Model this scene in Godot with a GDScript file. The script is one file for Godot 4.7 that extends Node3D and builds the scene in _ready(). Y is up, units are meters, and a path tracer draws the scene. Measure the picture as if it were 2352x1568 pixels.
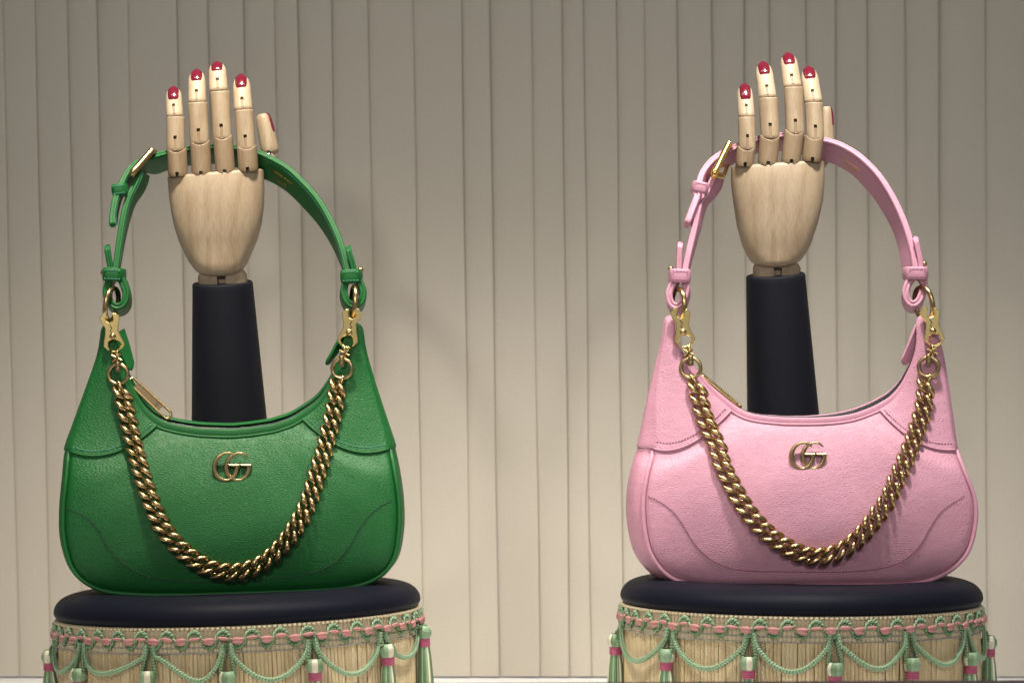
extends Node3D
# A shop window display: two leather shoulder bags hang from jointed wooden hands and stand on two fringed stools
# before a backdrop of upright fabric panels. Lengths were measured in units of 1/3200 m (K) in the plane of the bags.

const K := 1.0 / 3200.0
const EYE := 2.5                      # metres from the lens to the plane of the bags

var base := {}                        # node -> where its origin stands in the world
var M := {}                           # materials
var rng := RandomNumberGenerator.new()

# ---------------------------------------------------------------- measuring
func P(u: float, v: float, z := 0.0) -> Vector3:      # measured position and depth (in units of K) -> metres
	var f := (EYE - z * K) / EYE
	return Vector3((u - 1176.0) * K * f, (784.0 - v) * K * f, z * K)

func PV(p: Vector3) -> Vector3:
	return P(p.x, p.y, p.z)

func cr(a: Array, t: float):                           # Catmull-Rom through evenly spaced values (float, Vector2 or Vector3)
	var n := a.size()
	t = clampf(t, 0.0, n - 1.0)
	var i := mini(int(t), n - 2)
	var f := t - i
	var p1 = a[i]
	var p2 = a[i + 1]
	var p0 = a[i - 1] if i > 0 else p1 * 2.0 - p2
	var p3 = a[i + 2] if i + 2 < n else p2 * 2.0 - p1
	return ((p1 * 2.0) + (p2 - p0) * f + (p0 * 2.0 - p1 * 5.0 + p2 * 4.0 - p3) * f * f + (p1 * 3.0 - p0 - p2 * 3.0 + p3) * f * f * f) * 0.5

func even(a: Array, n: int, closed := false) -> Array: # n+1 points at even distances along the smooth curve through a
	var src := a.duplicate()
	if closed:
		src.append(a[0])
	var fine := []
	var steps: int = (src.size() - 1) * 16
	for i in steps + 1:
		fine.append(cr(src, float(i) / 16.0))
	var d := [0.0]
	for i in range(1, fine.size()):
		d.append(d[i - 1] + (fine[i] - fine[i - 1]).length())
	var total: float = d[-1]
	var out := []
	var k := 0
	for i in n + 1:
		var want := total * i / n
		while k < d.size() - 2 and d[k + 1] < want:
			k += 1
		var span: float = maxf(d[k + 1] - d[k], 1e-9)
		out.append(fine[k].lerp(fine[k + 1], clampf((want - d[k]) / span, 0, 1)))
	if closed:
		out.pop_back()
	return out

func length_of(a: Array) -> float:
	var s := 0.0
	for i in range(1, a.size()):
		s += (a[i] - a[i - 1]).length()
	return s

# ---------------------------------------------------------------- a mesh under construction (world metres)
class Shape:
	var v := PackedVector3Array()
	var uv := PackedVector2Array()
	var ix := PackedInt32Array()

	func grid(rows: Array, wrap := false, flip := false, skip := {}) -> void:
		var s := v.size()
		var w: int = rows[0].size()
		var h := rows.size()
		for j in h:
			for i in w:
				v.append(rows[j][i])
				uv.append(Vector2(float(i) / (w if wrap else maxi(w - 1, 1)), float(j) / maxi(h - 1, 1)))
		for j in h - 1:
			for i in (w if wrap else w - 1):
				if skip.has(j * 1000 + i):
					continue
				var a := s + j * w + i
				var b := s + j * w + (i + 1) % w
				var c := a + w
				var d := b + w
				if flip:
					ix.append_array([a, c, b, b, c, d])
				else:
					ix.append_array([a, b, c, b, d, c])

	func fan(centre: Vector3, ring: Array, flip := false) -> void:
		var s := v.size()
		v.append(centre)
		uv.append(Vector2(0.5, 0.5))
		for p in ring:
			v.append(p)
			uv.append(Vector2(0.5, 0.5))
		for i in ring.size():
			var a := s + 1 + i
			var b := s + 1 + (i + 1) % ring.size()
			if flip:
				ix.append_array([s, b, a])
			else:
				ix.append_array([s, a, b])

	func tube(path: Array, radius, sides := 8, closed := false, flat := 1.0, up := Vector3.ZERO) -> void:
		var n := path.size()
		var rows := []
		var normal := Vector3.ZERO
		for i in n:
			var t: Vector3
			if closed:
				t = (path[(i + 1) % n] - path[(i + n - 1) % n]).normalized()
			else:
				t = (path[mini(i + 1, n - 1)] - path[maxi(i - 1, 0)]).normalized()
			if up != Vector3.ZERO:
				normal = (up - t * up.dot(t)).normalized()
			elif i == 0:
				normal = t.cross(Vector3(0.31, 0.2, 0.93)).normalized()
			else:
				normal = (normal - t * normal.dot(t)).normalized()
			var side := t.cross(normal)
			var r: float = radius if radius is float else radius[i]
			var row := []
			for k in sides:
				var a := TAU * k / sides
				row.append(path[i] + normal * cos(a) * r * flat + side * sin(a) * r)
			rows.append(row)
		if closed:
			# carry the twist that is left over round the loop
			rows.append(rows[0])
			var best := 0
			var near := 1e9
			for k in sides:
				var d: float = (rows[n - 1][0] - rows[0][k]).length()
				if d < near:
					near = d
					best = k
			var turned := []
			for k in sides:
				turned.append(rows[0][(k + best) % sides])
			rows[n] = turned
		grid(rows, true, true)
		if not closed:
			fan(path[0], rows[0], false)
			fan(path[n - 1], rows[n - 1], true)

	func lathe(a: Vector3, b: Vector3, profile: Array, sides := 24, squash := 1.0) -> void:   # profile: [how far along a-b, radius]
		var ax := b - a
		var t := ax.normalized()
		var front := Vector3(0, 0, 1)
		front = (front - t * front.dot(t)).normalized()
		if front.length() < 0.5:
			front = Vector3(1, 0, 0)
		var side := t.cross(front)
		var rows := []
		for q in profile:
			var row := []
			for k in sides:
				var an := TAU * k / sides
				row.append(a + ax * q[0] + (front * cos(an) * squash + side * sin(an)) * q[1])
			rows.append(row)
		grid(rows, true, true)

	func box(xf: Transform3D, size: Vector3, bevel := 0.0) -> void:
		# a box with its edges cut off
		var h := size * 0.5
		var c := minf(bevel, minf(h.x, minf(h.y, h.z)) * 0.9)
		var axes := [[0, 1, 2], [1, 2, 0], [2, 0, 1]]
		for ax in axes:
			for s in [-1.0, 1.0]:
				var q := []
				for m in [[-1, -1], [1, -1], [1, 1], [-1, 1]]:
					var p := Vector3.ZERO
					p[ax[0]] = s * h[ax[0]]
					p[ax[1]] = m[0] * (h[ax[1]] - c)
					p[ax[2]] = m[1] * (h[ax[2]] - c)
					q.append(xf * p)
				quad(q[0], q[1], q[2], q[3], s > 0)
		if c <= 0.0:
			return
		for ax in axes:   # edges along ax[0]
			for s1 in [-1.0, 1.0]:
				for s2 in [-1.0, 1.0]:
					var q := []
					for m in [[-1, 0], [1, 0], [1, 1], [-1, 1]]:
						var p := Vector3.ZERO
						p[ax[0]] = m[0] * (h[ax[0]] - c)
						p[ax[1]] = s1 * (h[ax[1]] if m[1] == 0 else h[ax[1]] - c)
						p[ax[2]] = s2 * (h[ax[2]] - c if m[1] == 0 else h[ax[2]])
						q.append(xf * p)
					quad(q[0], q[1], q[2], q[3], s1 * s2 < 0)
		for sx in [-1.0, 1.0]:
			for sy in [-1.0, 1.0]:
				for sz in [-1.0, 1.0]:
					var a := xf * Vector3(sx * h.x, sy * (h.y - c), sz * (h.z - c))
					var b := xf * Vector3(sx * (h.x - c), sy * h.y, sz * (h.z - c))
					var d := xf * Vector3(sx * (h.x - c), sy * (h.y - c), sz * h.z)
					if sx * sy * sz > 0:
						tri(a, d, b)
					else:
						tri(a, b, d)

	func tri(a: Vector3, b: Vector3, c: Vector3) -> void:
		var s := v.size()
		v.append_array([a, b, c])
		uv.append_array([Vector2.ZERO, Vector2(1, 0), Vector2(0, 1)])
		ix.append_array([s, s + 1, s + 2])

	func quad(a: Vector3, b: Vector3, c: Vector3, d: Vector3, flip := false) -> void:
		var s := v.size()
		v.append_array([a, b, c, d])
		uv.append_array([Vector2(0, 0), Vector2(1, 0), Vector2(1, 1), Vector2(0, 1)])
		if flip:
			ix.append_array([s, s + 2, s + 1, s, s + 3, s + 2])
		else:
			ix.append_array([s, s + 1, s + 2, s, s + 2, s + 3])

	func ball(c: Vector3, r: Vector3, b := Basis(), rings := 8, sides := 12) -> void:
		var rows := []
		for j in rings + 1:
			var th := PI * j / rings
			var row := []
			for i in sides:
				var ph := TAU * i / sides
				row.append(c + b * Vector3(r.x * sin(th) * cos(ph), r.y * cos(th), r.z * sin(th) * sin(ph)))
			rows.append(row)
		grid(rows, true, true)

	func add(o: Shape, xf: Transform3D) -> void:
		var s := v.size()
		v.append_array(xf * o.v)
		uv.append_array(o.uv)
		for k in o.ix:
			ix.append(s + k)

	func plate(poly: PackedVector2Array, z0: float, z1: float, bevel: float, xf: Transform3D) -> void:
		# an outline with thickness and a bevelled front edge; xf takes (x, y, z) of the outline to the world
		var n := poly.size()
		var area := 0.0
		for i in n:
			area += poly[i].cross(poly[(i + 1) % n])
		if area < 0:
			poly.reverse()
		var inner := PackedVector2Array()
		for i in n:
			var e1 := (poly[i] - poly[(i + n - 1) % n]).normalized()
			var e2 := (poly[(i + 1) % n] - poly[i]).normalized()
			var nn := Vector2(-e1.y - e2.y, e1.x + e2.x)
			nn = nn.normalized() if nn.length() > 0.01 else Vector2(-e1.y, e1.x)
			var k := clampf(1.0 / maxf(nn.dot(Vector2(-e1.y, e1.x)), 0.4), 1.0, 1.6)
			inner.append(poly[i] + nn * bevel * k)
		var face := Geometry2D.triangulate_polygon(inner)
		if face.is_empty():
			inner = poly.duplicate()
			face = Geometry2D.triangulate_polygon(poly)
		var s := v.size()
		for p in inner:
			v.append(xf * Vector3(p.x, p.y, z1))
			uv.append(p)
		for k in range(0, face.size(), 3):
			var a := inner[face[k]]
			var b := inner[face[k + 1]]
			var c := inner[face[k + 2]]
			if (b - a).cross(c - a) > 0:
				ix.append_array([s + face[k], s + face[k + 2], s + face[k + 1]])
			else:
				ix.append_array([s + face[k], s + face[k + 1], s + face[k + 2]])
		for i in n:
			var j := (i + 1) % n
			var a1 := xf * Vector3(inner[i].x, inner[i].y, z1)
			var b1 := xf * Vector3(inner[j].x, inner[j].y, z1)
			var a2 := xf * Vector3(poly[i].x, poly[i].y, z1 - bevel)
			var b2 := xf * Vector3(poly[j].x, poly[j].y, z1 - bevel)
			var a3 := xf * Vector3(poly[i].x, poly[i].y, z0)
			var b3 := xf * Vector3(poly[j].x, poly[j].y, z0)
			quad(a1, a2, b2, b1, true)
			quad(a2, a3, b3, b2, true)

	func mesh(origin: Vector3) -> ArrayMesh:
		var n := PackedVector3Array()
		n.resize(v.size())
		for k in range(0, ix.size(), 3):
			var a := v[ix[k]]
			var b := v[ix[k + 1]]
			var c := v[ix[k + 2]]
			var f := (c - a).cross(b - a)
			n[ix[k]] += f
			n[ix[k + 1]] += f
			n[ix[k + 2]] += f
		var local := PackedVector3Array()
		local.resize(v.size())
		for k in v.size():
			n[k] = n[k].normalized() if n[k].length_squared() > 0.0 else Vector3.UP
			local[k] = v[k] - origin
		var arrays := []
		arrays.resize(Mesh.ARRAY_MAX)
		arrays[Mesh.ARRAY_VERTEX] = local
		arrays[Mesh.ARRAY_NORMAL] = n
		arrays[Mesh.ARRAY_TEX_UV] = uv
		arrays[Mesh.ARRAY_INDEX] = ix
		var m := ArrayMesh.new()
		m.add_surface_from_arrays(Mesh.PRIMITIVE_TRIANGLES, arrays)
		return m

# ---------------------------------------------------------------- nodes
func numbered(called: String, parent: Node) -> String:
	if not parent.has_node(NodePath(called)):
		return called
	var k := 1
	while parent.has_node(NodePath("%s_%03d" % [called, k])):
		k += 1
	return "%s_%03d" % [called, k]

func thing(called: String, at: Vector3, label: String, category: String, group := "") -> Node3D:
	var o := Node3D.new()
	o.name = numbered(called, self)
	add_child(o)
	o.position = at
	base[o] = at
	o.set_meta("label", label)
	o.set_meta("category", category)
	if group:
		o.set_meta("group", group)
	return o

func holder(called: String, parent: Node3D, label := "") -> Node3D:      # a part that is made of sub-parts
	var o := Node3D.new()
	o.name = numbered(called, parent)
	parent.add_child(o)
	base[o] = base[parent]
	if label:
		o.set_meta("label", label)
	return o

func put(called: String, s: Shape, mat: Material, parent: Node3D, kind := "") -> MeshInstance3D:
	var o := MeshInstance3D.new()
	o.name = numbered(called, parent)
	o.mesh = s.mesh(base[parent])
	o.material_override = mat
	parent.add_child(o)
	base[o] = base[parent]
	if kind:
		o.set_meta("kind", kind)
	return o

func put_mesh(called: String, m: Mesh, mat: Material, parent: Node3D, xf: Transform3D, at_name := "") -> MeshInstance3D:
	var o := MeshInstance3D.new()                       # a mesh that alike pieces share, set where xf says (world)
	o.name = at_name if at_name else numbered(called, parent)
	o.mesh = m
	o.material_override = mat
	o.transform = Transform3D(xf.basis, xf.origin - base[parent])
	parent.add_child(o)
	return o

# ---------------------------------------------------------------- materials
func noise(kind: int, freq: float, octaves := 4, seed_ := 1) -> FastNoiseLite:
	var n := FastNoiseLite.new()
	n.noise_type = kind
	n.frequency = freq
	n.fractal_octaves = octaves
	n.seed = seed_
	if kind == FastNoiseLite.TYPE_CELLULAR:
		n.cellular_distance_function = FastNoiseLite.DISTANCE_EUCLIDEAN
		n.cellular_return_type = FastNoiseLite.RETURN_DISTANCE2_SUB
		n.fractal_type = FastNoiseLite.FRACTAL_NONE
		n.cellular_jitter = 1.0
	return n

func tex(n: FastNoiseLite, size: int, ramp = null, normal := false, bump := 8.0) -> NoiseTexture2D:
	var t := NoiseTexture2D.new()
	t.noise = n
	t.width = size
	t.height = size
	t.seamless = true
	if normal:
		t.as_normal_map = true
		t.bump_strength = bump
	if ramp:
		var g := Gradient.new()
		g.offsets = PackedFloat32Array(ramp[0])
		g.colors = PackedColorArray(ramp[1])
		t.color_ramp = g
	return t

func plain(albedo: Color, rough: float, metal := 0.0) -> StandardMaterial3D:
	var m := StandardMaterial3D.new()
	m.albedo_color = albedo
	m.roughness = rough
	m.metallic = metal
	return m

func tri(m: StandardMaterial3D, scale: Vector3) -> StandardMaterial3D:
	m.uv1_triplanar = true
	m.uv1_scale = scale
	m.uv1_triplanar_sharpness = 4.0
	return m

func lin(r: float, g: float, b: float) -> Color:
	return Color(r, g, b).linear_to_srgb()

func materials() -> void:
	var grain := noise(FastNoiseLite.TYPE_CELLULAR, 0.055, 1, 3)
	grain.domain_warp_enabled = true
	grain.domain_warp_amplitude = 12.0
	grain.domain_warp_frequency = 0.03
	var grain_n := tex(grain, 512, null, true, 3.0)
	var white := Color(1, 1, 1)
	var leather_v := tex(noise(FastNoiseLite.TYPE_SIMPLEX, 0.02, 4, 9), 256, [[0.0, 1.0], [Color(0.95, 0.95, 0.95), white]])
	for q in [["green", lin(0.005, 0.100, 0.018), 0.50], ["pink", lin(0.52, 0.258, 0.338), 0.50]]:
		var m := plain(q[1], q[2])
		m.albedo_texture = leather_v
		m.normal_enabled = true
		m.normal_texture = grain_n
		m.normal_scale = 1.25
		m.metallic_specular = 0.40
		M[q[0]] = tri(m, Vector3(12, 30, 12))
		var s: StandardMaterial3D = m.duplicate()        # strap and trim: the same hide, smoother
		s.normal_scale = 0.4
		s.uv1_scale = Vector3(30, 30, 30)
		M[q[0] + "_trim"] = s
	M.green_thread = plain(lin(0.045, 0.23, 0.17), 0.6)
	M.green_thread_dark = plain(lin(0.004, 0.03, 0.016), 0.7)
	M.pink_thread = plain(lin(0.22, 0.06, 0.13), 0.7)
	M.pink_thread_dark = plain(lin(0.19, 0.06, 0.10), 0.7)
	var scuff := tex(noise(FastNoiseLite.TYPE_SIMPLEX, 0.03, 4, 21), 256, [[0.0, 1.0], [Color(0.82, 0.82, 0.82), white]])
	var g := plain(Color(0.80, 0.685, 0.485), 0.27, 1.0)
	g.albedo_texture = scuff
	M.gold = tri(g, Vector3(40, 40, 40))
	var og := plain(Color(0.76, 0.665, 0.48), 0.30, 1.0)
	og.albedo_texture = scuff
	M.old_gold = tri(og, Vector3(40, 40, 40))
	M.bright_gold = plain(Color(0.95, 0.81, 0.47), 0.2, 1.0)
	M.pale_gold = plain(Color(0.55, 0.48, 0.37), 0.36, 1.0)
	M.clasp_gold = plain(Color(0.95, 0.85, 0.58), 0.26, 1.0)
	M.foil = plain(Color(0.80, 0.62, 0.28), 0.35, 1.0)
	M.lining = plain(lin(0.008, 0.009, 0.014), 0.7)
	M.teeth = plain(lin(0.25, 0.25, 0.26), 0.3, 1.0)
	var streak := noise(FastNoiseLite.TYPE_SIMPLEX, 0.02, 5, 5)
	streak.domain_warp_enabled = true
	streak.domain_warp_amplitude = 18.0
	streak.domain_warp_frequency = 0.008
	var wood_t := tex(streak, 512, [[0.15, 0.5, 0.85], [Color(0.61, 0.535, 0.44), Color(0.655, 0.585, 0.49), Color(0.68, 0.615, 0.52)]])
	var pores := tex(noise(FastNoiseLite.TYPE_SIMPLEX, 0.035, 3, 61), 512, [[0.0, 0.28, 0.5, 1.0], [Color(0.88, 0.855, 0.82), Color(0.955, 0.945, 0.93), Color(0.99, 0.985, 0.98), Color(1, 1, 1)]])
	var wood_n := tex(streak, 512, null, true, 1.5)
	for q in [["wood", Color(0.93, 0.925, 0.91)], ["wood_lit", Color(1.08, 1.09, 1.10)], ["wood_tan_shaded", Color(0.84, 0.81, 0.77)], ["wood_dark", Color(0.80, 0.73, 0.66)]]:  # fingertip tone has spotlight painted in; proximal tone mixes own colour and painted shade
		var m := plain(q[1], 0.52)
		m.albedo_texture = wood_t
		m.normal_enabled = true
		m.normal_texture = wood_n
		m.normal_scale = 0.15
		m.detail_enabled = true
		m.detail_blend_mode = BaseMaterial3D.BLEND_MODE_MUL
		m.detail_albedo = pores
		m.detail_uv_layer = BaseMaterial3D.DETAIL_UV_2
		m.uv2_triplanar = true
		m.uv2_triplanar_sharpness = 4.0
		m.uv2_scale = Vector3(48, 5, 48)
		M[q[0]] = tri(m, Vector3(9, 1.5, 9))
	M.wood_hole = plain(lin(0.03, 0.02, 0.012), 0.8)
	var nail := plain(lin(0.115, 0.003, 0.014), 0.15)
	nail.clearcoat_enabled = true
	nail.clearcoat = 1.0
	nail.clearcoat_roughness = 0.05
	M.nail = nail
	var weave := tex(noise(FastNoiseLite.TYPE_SIMPLEX, 0.12, 3, 12), 256, null, true, 4.0)
	var arm := plain(lin(0.006, 0.007, 0.012), 0.62)
	arm.normal_enabled = true
	arm.normal_texture = weave
	arm.normal_scale = 0.55
	arm.metallic_specular = 0.28
	M.arm = tri(arm, Vector3(16, 90, 16))
	var sat := plain(lin(0.0050, 0.0058, 0.0115), 0.50)
	sat.metallic_specular = 0.17
	sat.normal_enabled = true
	sat.normal_texture = weave
	sat.normal_scale = 0.25
	sat.rim_enabled = true
	sat.rim = 0.02
	sat.rim_tint = 0.3
	M.satin = tri(sat, Vector3(30, 30, 30))
	var fab_t := tex(noise(FastNoiseLite.TYPE_SIMPLEX, 0.06, 5, 31), 512, [[0.2, 0.8], [Color(0.975, 0.973, 0.97), Color(1, 1, 1)]])
	var fab := plain(lin(0.50, 0.46, 0.39), 0.72)
	fab.albedo_texture = fab_t
	fab.normal_enabled = true
	fab.normal_texture = tex(noise(FastNoiseLite.TYPE_SIMPLEX, 0.2, 3, 33), 512, null, true, 5.0)
	fab.normal_scale = 0.08
	M.fabric = tri(fab, Vector3(14, 10, 14))
	M.white = plain(lin(0.8, 0.8, 0.8), 0.35)
	M.frame = plain(lin(0.035, 0.028, 0.028), 0.5)
	# yarns: a rib texture gives the fine twist
	var rib := noise(FastNoiseLite.TYPE_SIMPLEX, 0.08, 3, 41)
	var rib_n := tex(rib, 256, null, true, 6.0)
	for q in [["cord_green", lin(0.22, 0.335, 0.20), 0.42], ["cord_grey", lin(0.30, 0.285, 0.24), 0.5], ["cord_mid", lin(0.14, 0.235, 0.115), 0.46], ["cord_dark", lin(0.10, 0.17, 0.08), 0.5], ["cord_pale", lin(0.60, 0.57, 0.44), 0.4], ["ribbon_pink", lin(0.40, 0.175, 0.165), 0.55],
			["collar_pink", lin(0.36, 0.07, 0.135), 0.38], ["braid", lin(0.50, 0.42, 0.275), 0.7]]:
		var m := plain(q[1], q[2])
		m.normal_enabled = true
		m.normal_texture = rib_n
		m.normal_scale = 0.5
		M[q[0]] = tri(m, Vector3(90, 160, 90))
	var chevron := Image.create(64, 64, false, Image.FORMAT_RGB8)
	for y in 64:
		for x in 64:
			var c := absf(x - 31.5) / 31.5
			var w := 0.5 + 0.5 * sin((y / 64.0 * 4.0 - c * 1.1) * TAU)
			var h := w * (1.0 - pow(c, 6.0)) * (1.0 if absf(x - 31.5) > 3.0 else 0.45)
			chevron.set_pixel(x, y, Color(h, h, h))
	var chev_h := ImageTexture.create_from_image(chevron)
	for k in 4:
		var m := plain(lin(0.70, 0.54, 0.30).lerp(lin(0.78, 0.63, 0.38), [0.0, 0.35, 0.7, 1.0][k]), 0.5)
		m.heightmap_enabled = true
		m.heightmap_texture = chev_h
		m.heightmap_scale = 0.09
		m.uv1_scale = Vector3(1, 15, 1)
		M["strand%d" % k] = m
	M.drum = plain(lin(0.28, 0.205, 0.11), 0.9)
	var pane := plain(Color(1, 1, 1, 0.0), 0.0)
	pane.transparency = BaseMaterial3D.TRANSPARENCY_ALPHA
	pane.metallic_specular = 0.12                          # museum glass: hardly any reflection
	M.pane = pane
	M.lamp_case = plain(lin(0.6, 0.6, 0.6), 0.5)

# ---------------------------------------------------------------- the handbags
# A bag is a crescent: spokes run from the mouth (I) over the belly to the outer seam (O); M bends a spoke.
func spoke(D: Dictionary, s: float, r: float) -> Vector3:       # a point of the front panel, measured (u, v, depth)
	var i: Vector2 = cr(D.I, s)
	var o: Vector2 = cr(D.O, s)
	var bend: Vector2 = cr(D.B, s)
	var m := (i + o) * 0.5 + bend
	var q := i * (1 - r) * (1 - r) + m * 2.0 * r * (1 - r) + o * r * r
	var z: float = lerpf(cr(D.zl, s), cr(D.zg, s), r) + cr(D.bulge, s) * pow(maxf(sin(PI * r), 0.0), 0.72)
	z -= 8.0 * smoothstep(0.965, 1.0, r) * clampf((minf(s, 24.0 - s) - 3.9) * 4.0, 0.0, 1.0)     # the panel dips into the seam beside the piping
	var tip := minf(s, 24.0 - s) / 0.34
	if tip < 1.0:                                          # the horns end in a rounded tip
		var k := maxf(sqrt(maxf(1.0 - (1.0 - tip) * (1.0 - tip), 0.0)), 0.06)
		var mid := (i + o) * 0.5
		q = mid + (q - mid) * k
		z *= maxf(k, 0.3)
	z += 2.2 * sin(q.x * 0.021 + q.y * 0.013 + D.phase) * sin(q.y * 0.024 - q.x * 0.008) * sin(PI * r)    # the hide sags unevenly
	return Vector3(q.x, q.y, z)

func depth_map(D: Dictionary) -> Dictionary:
	var d := {}
	for a in 481:
		var s := 24.0 * a / 480.0
		for b in 161:
			var p := spoke(D, s, b / 160.0)
			if (s < 4.0 or s > 20.0):
				p.z += 5.0
			d[Vector2i(int(p.x / 4.0), int(p.y / 4.0))] = p.z
	return d

func depth_at(D: Dictionary, u: float, v: float) -> float:
	var c := Vector2i(int(u / 4.0), int(v / 4.0))
	for r in 7:
		var sum := 0.0
		var n := 0
		for dx in range(-r, r + 1):
			for dy in range(-r, r + 1):
				var q := c + Vector2i(dx, dy)
				if D.map.has(q):
					sum += D.map[q]
					n += 1
		if n:
			return sum / n
	return 30.0

func panel_rows(D: Dictionary, s0: float, s1: float, ns: int, r0: float, r1: float, nr: int, lift := 0.0, back := false) -> Array:
	var rows := []
	for j in nr + 1:
		var row := []
		for i in ns + 1:
			var p := spoke(D, lerpf(s0, s1, float(i) / ns), lerpf(r0, r1, float(j) / nr))
			var w := P(p.x, p.y, p.z + lift)
			if back:
				w.z = -w.z
			row.append(w)
		rows.append(row)
	return rows

func seam(D: Dictionary, r: float, s0: float, s1: float, n: int, lift := 0.0) -> Array:
	var out := []
	for i in n + 1:
		var p := spoke(D, lerpf(s0, s1, float(i) / n), r)
		out.append(P(p.x, p.y, p.z + lift))
	return out

func outward(D: Dictionary, s: float) -> Vector2:
	var a: Vector2 = cr(D.O, maxf(s - 0.05, 0))
	var b: Vector2 = cr(D.O, minf(s + 0.05, 24))
	var t := (b - a).normalized()
	return Vector2(-t.y, t.x)

func stitch_line(pts: Array, D: Dictionary, step: float, size: Vector3) -> Shape:
	# little stitches laid along a measured line on the front of the bag
	var s := Shape.new()
	var line := []
	for p in pts:
		line.append(Vector3(p.x, p.y, 0))
	var n := int(length_of(even(line, 60)) / step)
	var e := even(line, n)
	for i in n:
		var a: Vector3 = e[i]
		var b: Vector3 = e[i].lerp(e[i + 1], 0.68)
		var wa := P(a.x, a.y, depth_at(D, a.x, a.y) + 0.8)
		var wb := P(b.x, b.y, depth_at(D, b.x, b.y) + 0.8)
		var x := (wb - wa).normalized()
		var y := Vector3(0, 0, 1).cross(x).normalized()
		s.box(Transform3D(Basis(x, y, x.cross(y)), (wa + wb) * 0.5), Vector3((wb - wa).length(), size.y * K, size.z * K), 0.6 * K)
	return s

func ribbon(front: Array, back: Array, thick: float, n: int, round_end := false) -> Shape:
	# a strap: its front edge and its back edge as measured points, two layers of hide with a groove between them
	var fw := []
	var bw := []
	for p in front:
		fw.append(PV(p))
	for p in back:
		bw.append(PV(p))
	var rows := []
	var t := thick * K
	var prof := [[-0.5, 0.07], [-0.43, 0.015], [-0.28, 0.0], [-0.10, 0.005], [0.0, 0.045], [0.10, 0.005], [0.28, 0.0], [0.43, 0.015], [0.5, 0.07], [0.5, 0.5], [0.5, 0.93], [0.4, 1.0], [-0.4, 1.0], [-0.5, 0.93], [-0.5, 0.5]]
	for i in n + 1:
		var q := float(i) / n * (fw.size() - 1)
		var f: Vector3 = cr(fw, q)
		var b: Vector3 = cr(bw, q)
		var tan: Vector3 = (cr(fw, minf(q + 0.05, fw.size() - 1)) - cr(fw, maxf(q - 0.05, 0))).normalized()
		var w := b - f
		if round_end and i < 4:                       # a tongue with a rounded tip
			var k: float = [0.5, 0.28, 0.12, 0.03][i]
			f += w * k
			b -= w * k
			w = b - f
		var nn := tan.cross(w.normalized()).normalized()
		var row := []
		for c in prof:
			row.append(f + nn * c[0] * t + w * c[1])
		rows.append(row)
	var s := Shape.new()
	s.grid(rows, true, false)
	s.fan((rows[0][4] + rows[0][11]) * 0.5, rows[0], true)
	s.fan((rows[n][4] + rows[n][11]) * 0.5, rows[n], false)
	return s

func edge_stitches(front: Array, back: Array, thick: float, at: float, step: float) -> Shape:
	# stitches on the face of a strap, set in from its front edge
	var s := Shape.new()
	var fw := []
	var bw := []
	for p in front:
		fw.append(PV(p))
	for p in back:
		bw.append(PV(p))
	var n := int(length_of(fw) / K / step)
	for i in n:
		var q := (i + 0.3) / n * (fw.size() - 1)
		var f: Vector3 = cr(fw, q)
		var b: Vector3 = cr(bw, q)
		var tan: Vector3 = (cr(fw, minf(q + 0.05, fw.size() - 1)) - cr(fw, maxf(q - 0.05, 0))).normalized()
		var w := (b - f).normalized()
		var nn := tan.cross(w).normalized()
		for side in [-1.0, 1.0]:
			s.box(Transform3D(Basis(tan, nn, tan.cross(nn)), f + (b - f) * at + nn * side * (thick * 0.5 + 0.2) * K), Vector3(step * 0.62, 1.2, 1.8) * K, 0.4 * K)
	return s

func band(centre: Vector3, size: Vector3, tilt: float, wall: float, swell := 0.0) -> Shape:
	# a keeper: a short leather tube round the strap. size: across, along, deep
	var s := Shape.new()
	var c := PV(centre)
	var rows := []
	var prof := [[-1.0, -wall], [-1.0, -1.5], [-0.86, 0.0], [-0.5, 1.2 + swell], [0.0, 1.8 + swell], [0.5, 1.2 + swell], [0.86, 0.0], [1.0, -1.5], [1.0, -wall]]
	for q in prof:
		var row := []
		for k in 36:
			var a := TAU * k / 36.0
			var e := 0.5
			var x: float = signf(cos(a)) * pow(absf(cos(a)), e) * (size.x * 0.5 + q[1])
			var z: float = signf(sin(a)) * pow(absf(sin(a)), e) * (size.z * 0.5 + q[1])
			var y: float = -q[0] * size.y * 0.5
			row.append(c + Vector3(x * cos(tilt) - y * sin(tilt), x * sin(tilt) + y * cos(tilt), z) * K)
		rows.append(row)
	s.grid(rows, true, true)
	return s

func band_stitches(centre: Vector3, size: Vector3, tilt: float) -> Shape:
	var s := Shape.new()
	var c := PV(centre)
	for side in [-0.62, 0.62]:
		for k in 5:
			var x := (k - 2.0) / 5.0 * size.x * 0.82
			var y: float = side * size.y * 0.5
			var b := Basis(Vector3(0, 0, 1), tilt)
			s.box(Transform3D(b, c + b * Vector3(x, y, size.z * 0.5 + 1.4) * K), Vector3(size.x * 0.12, 1.6, 1.6) * K, 0.4 * K)
	return s

func ring_path(c: Vector3, ax: Vector3, ay: Vector3, n: int, power := 1.0) -> Array:
	var out := []
	for k in n:
		var a := TAU * k / n
		out.append(c + ax * signf(cos(a)) * pow(absf(cos(a)), power) + ay * signf(sin(a)) * pow(absf(sin(a)), power))
	return out

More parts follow.
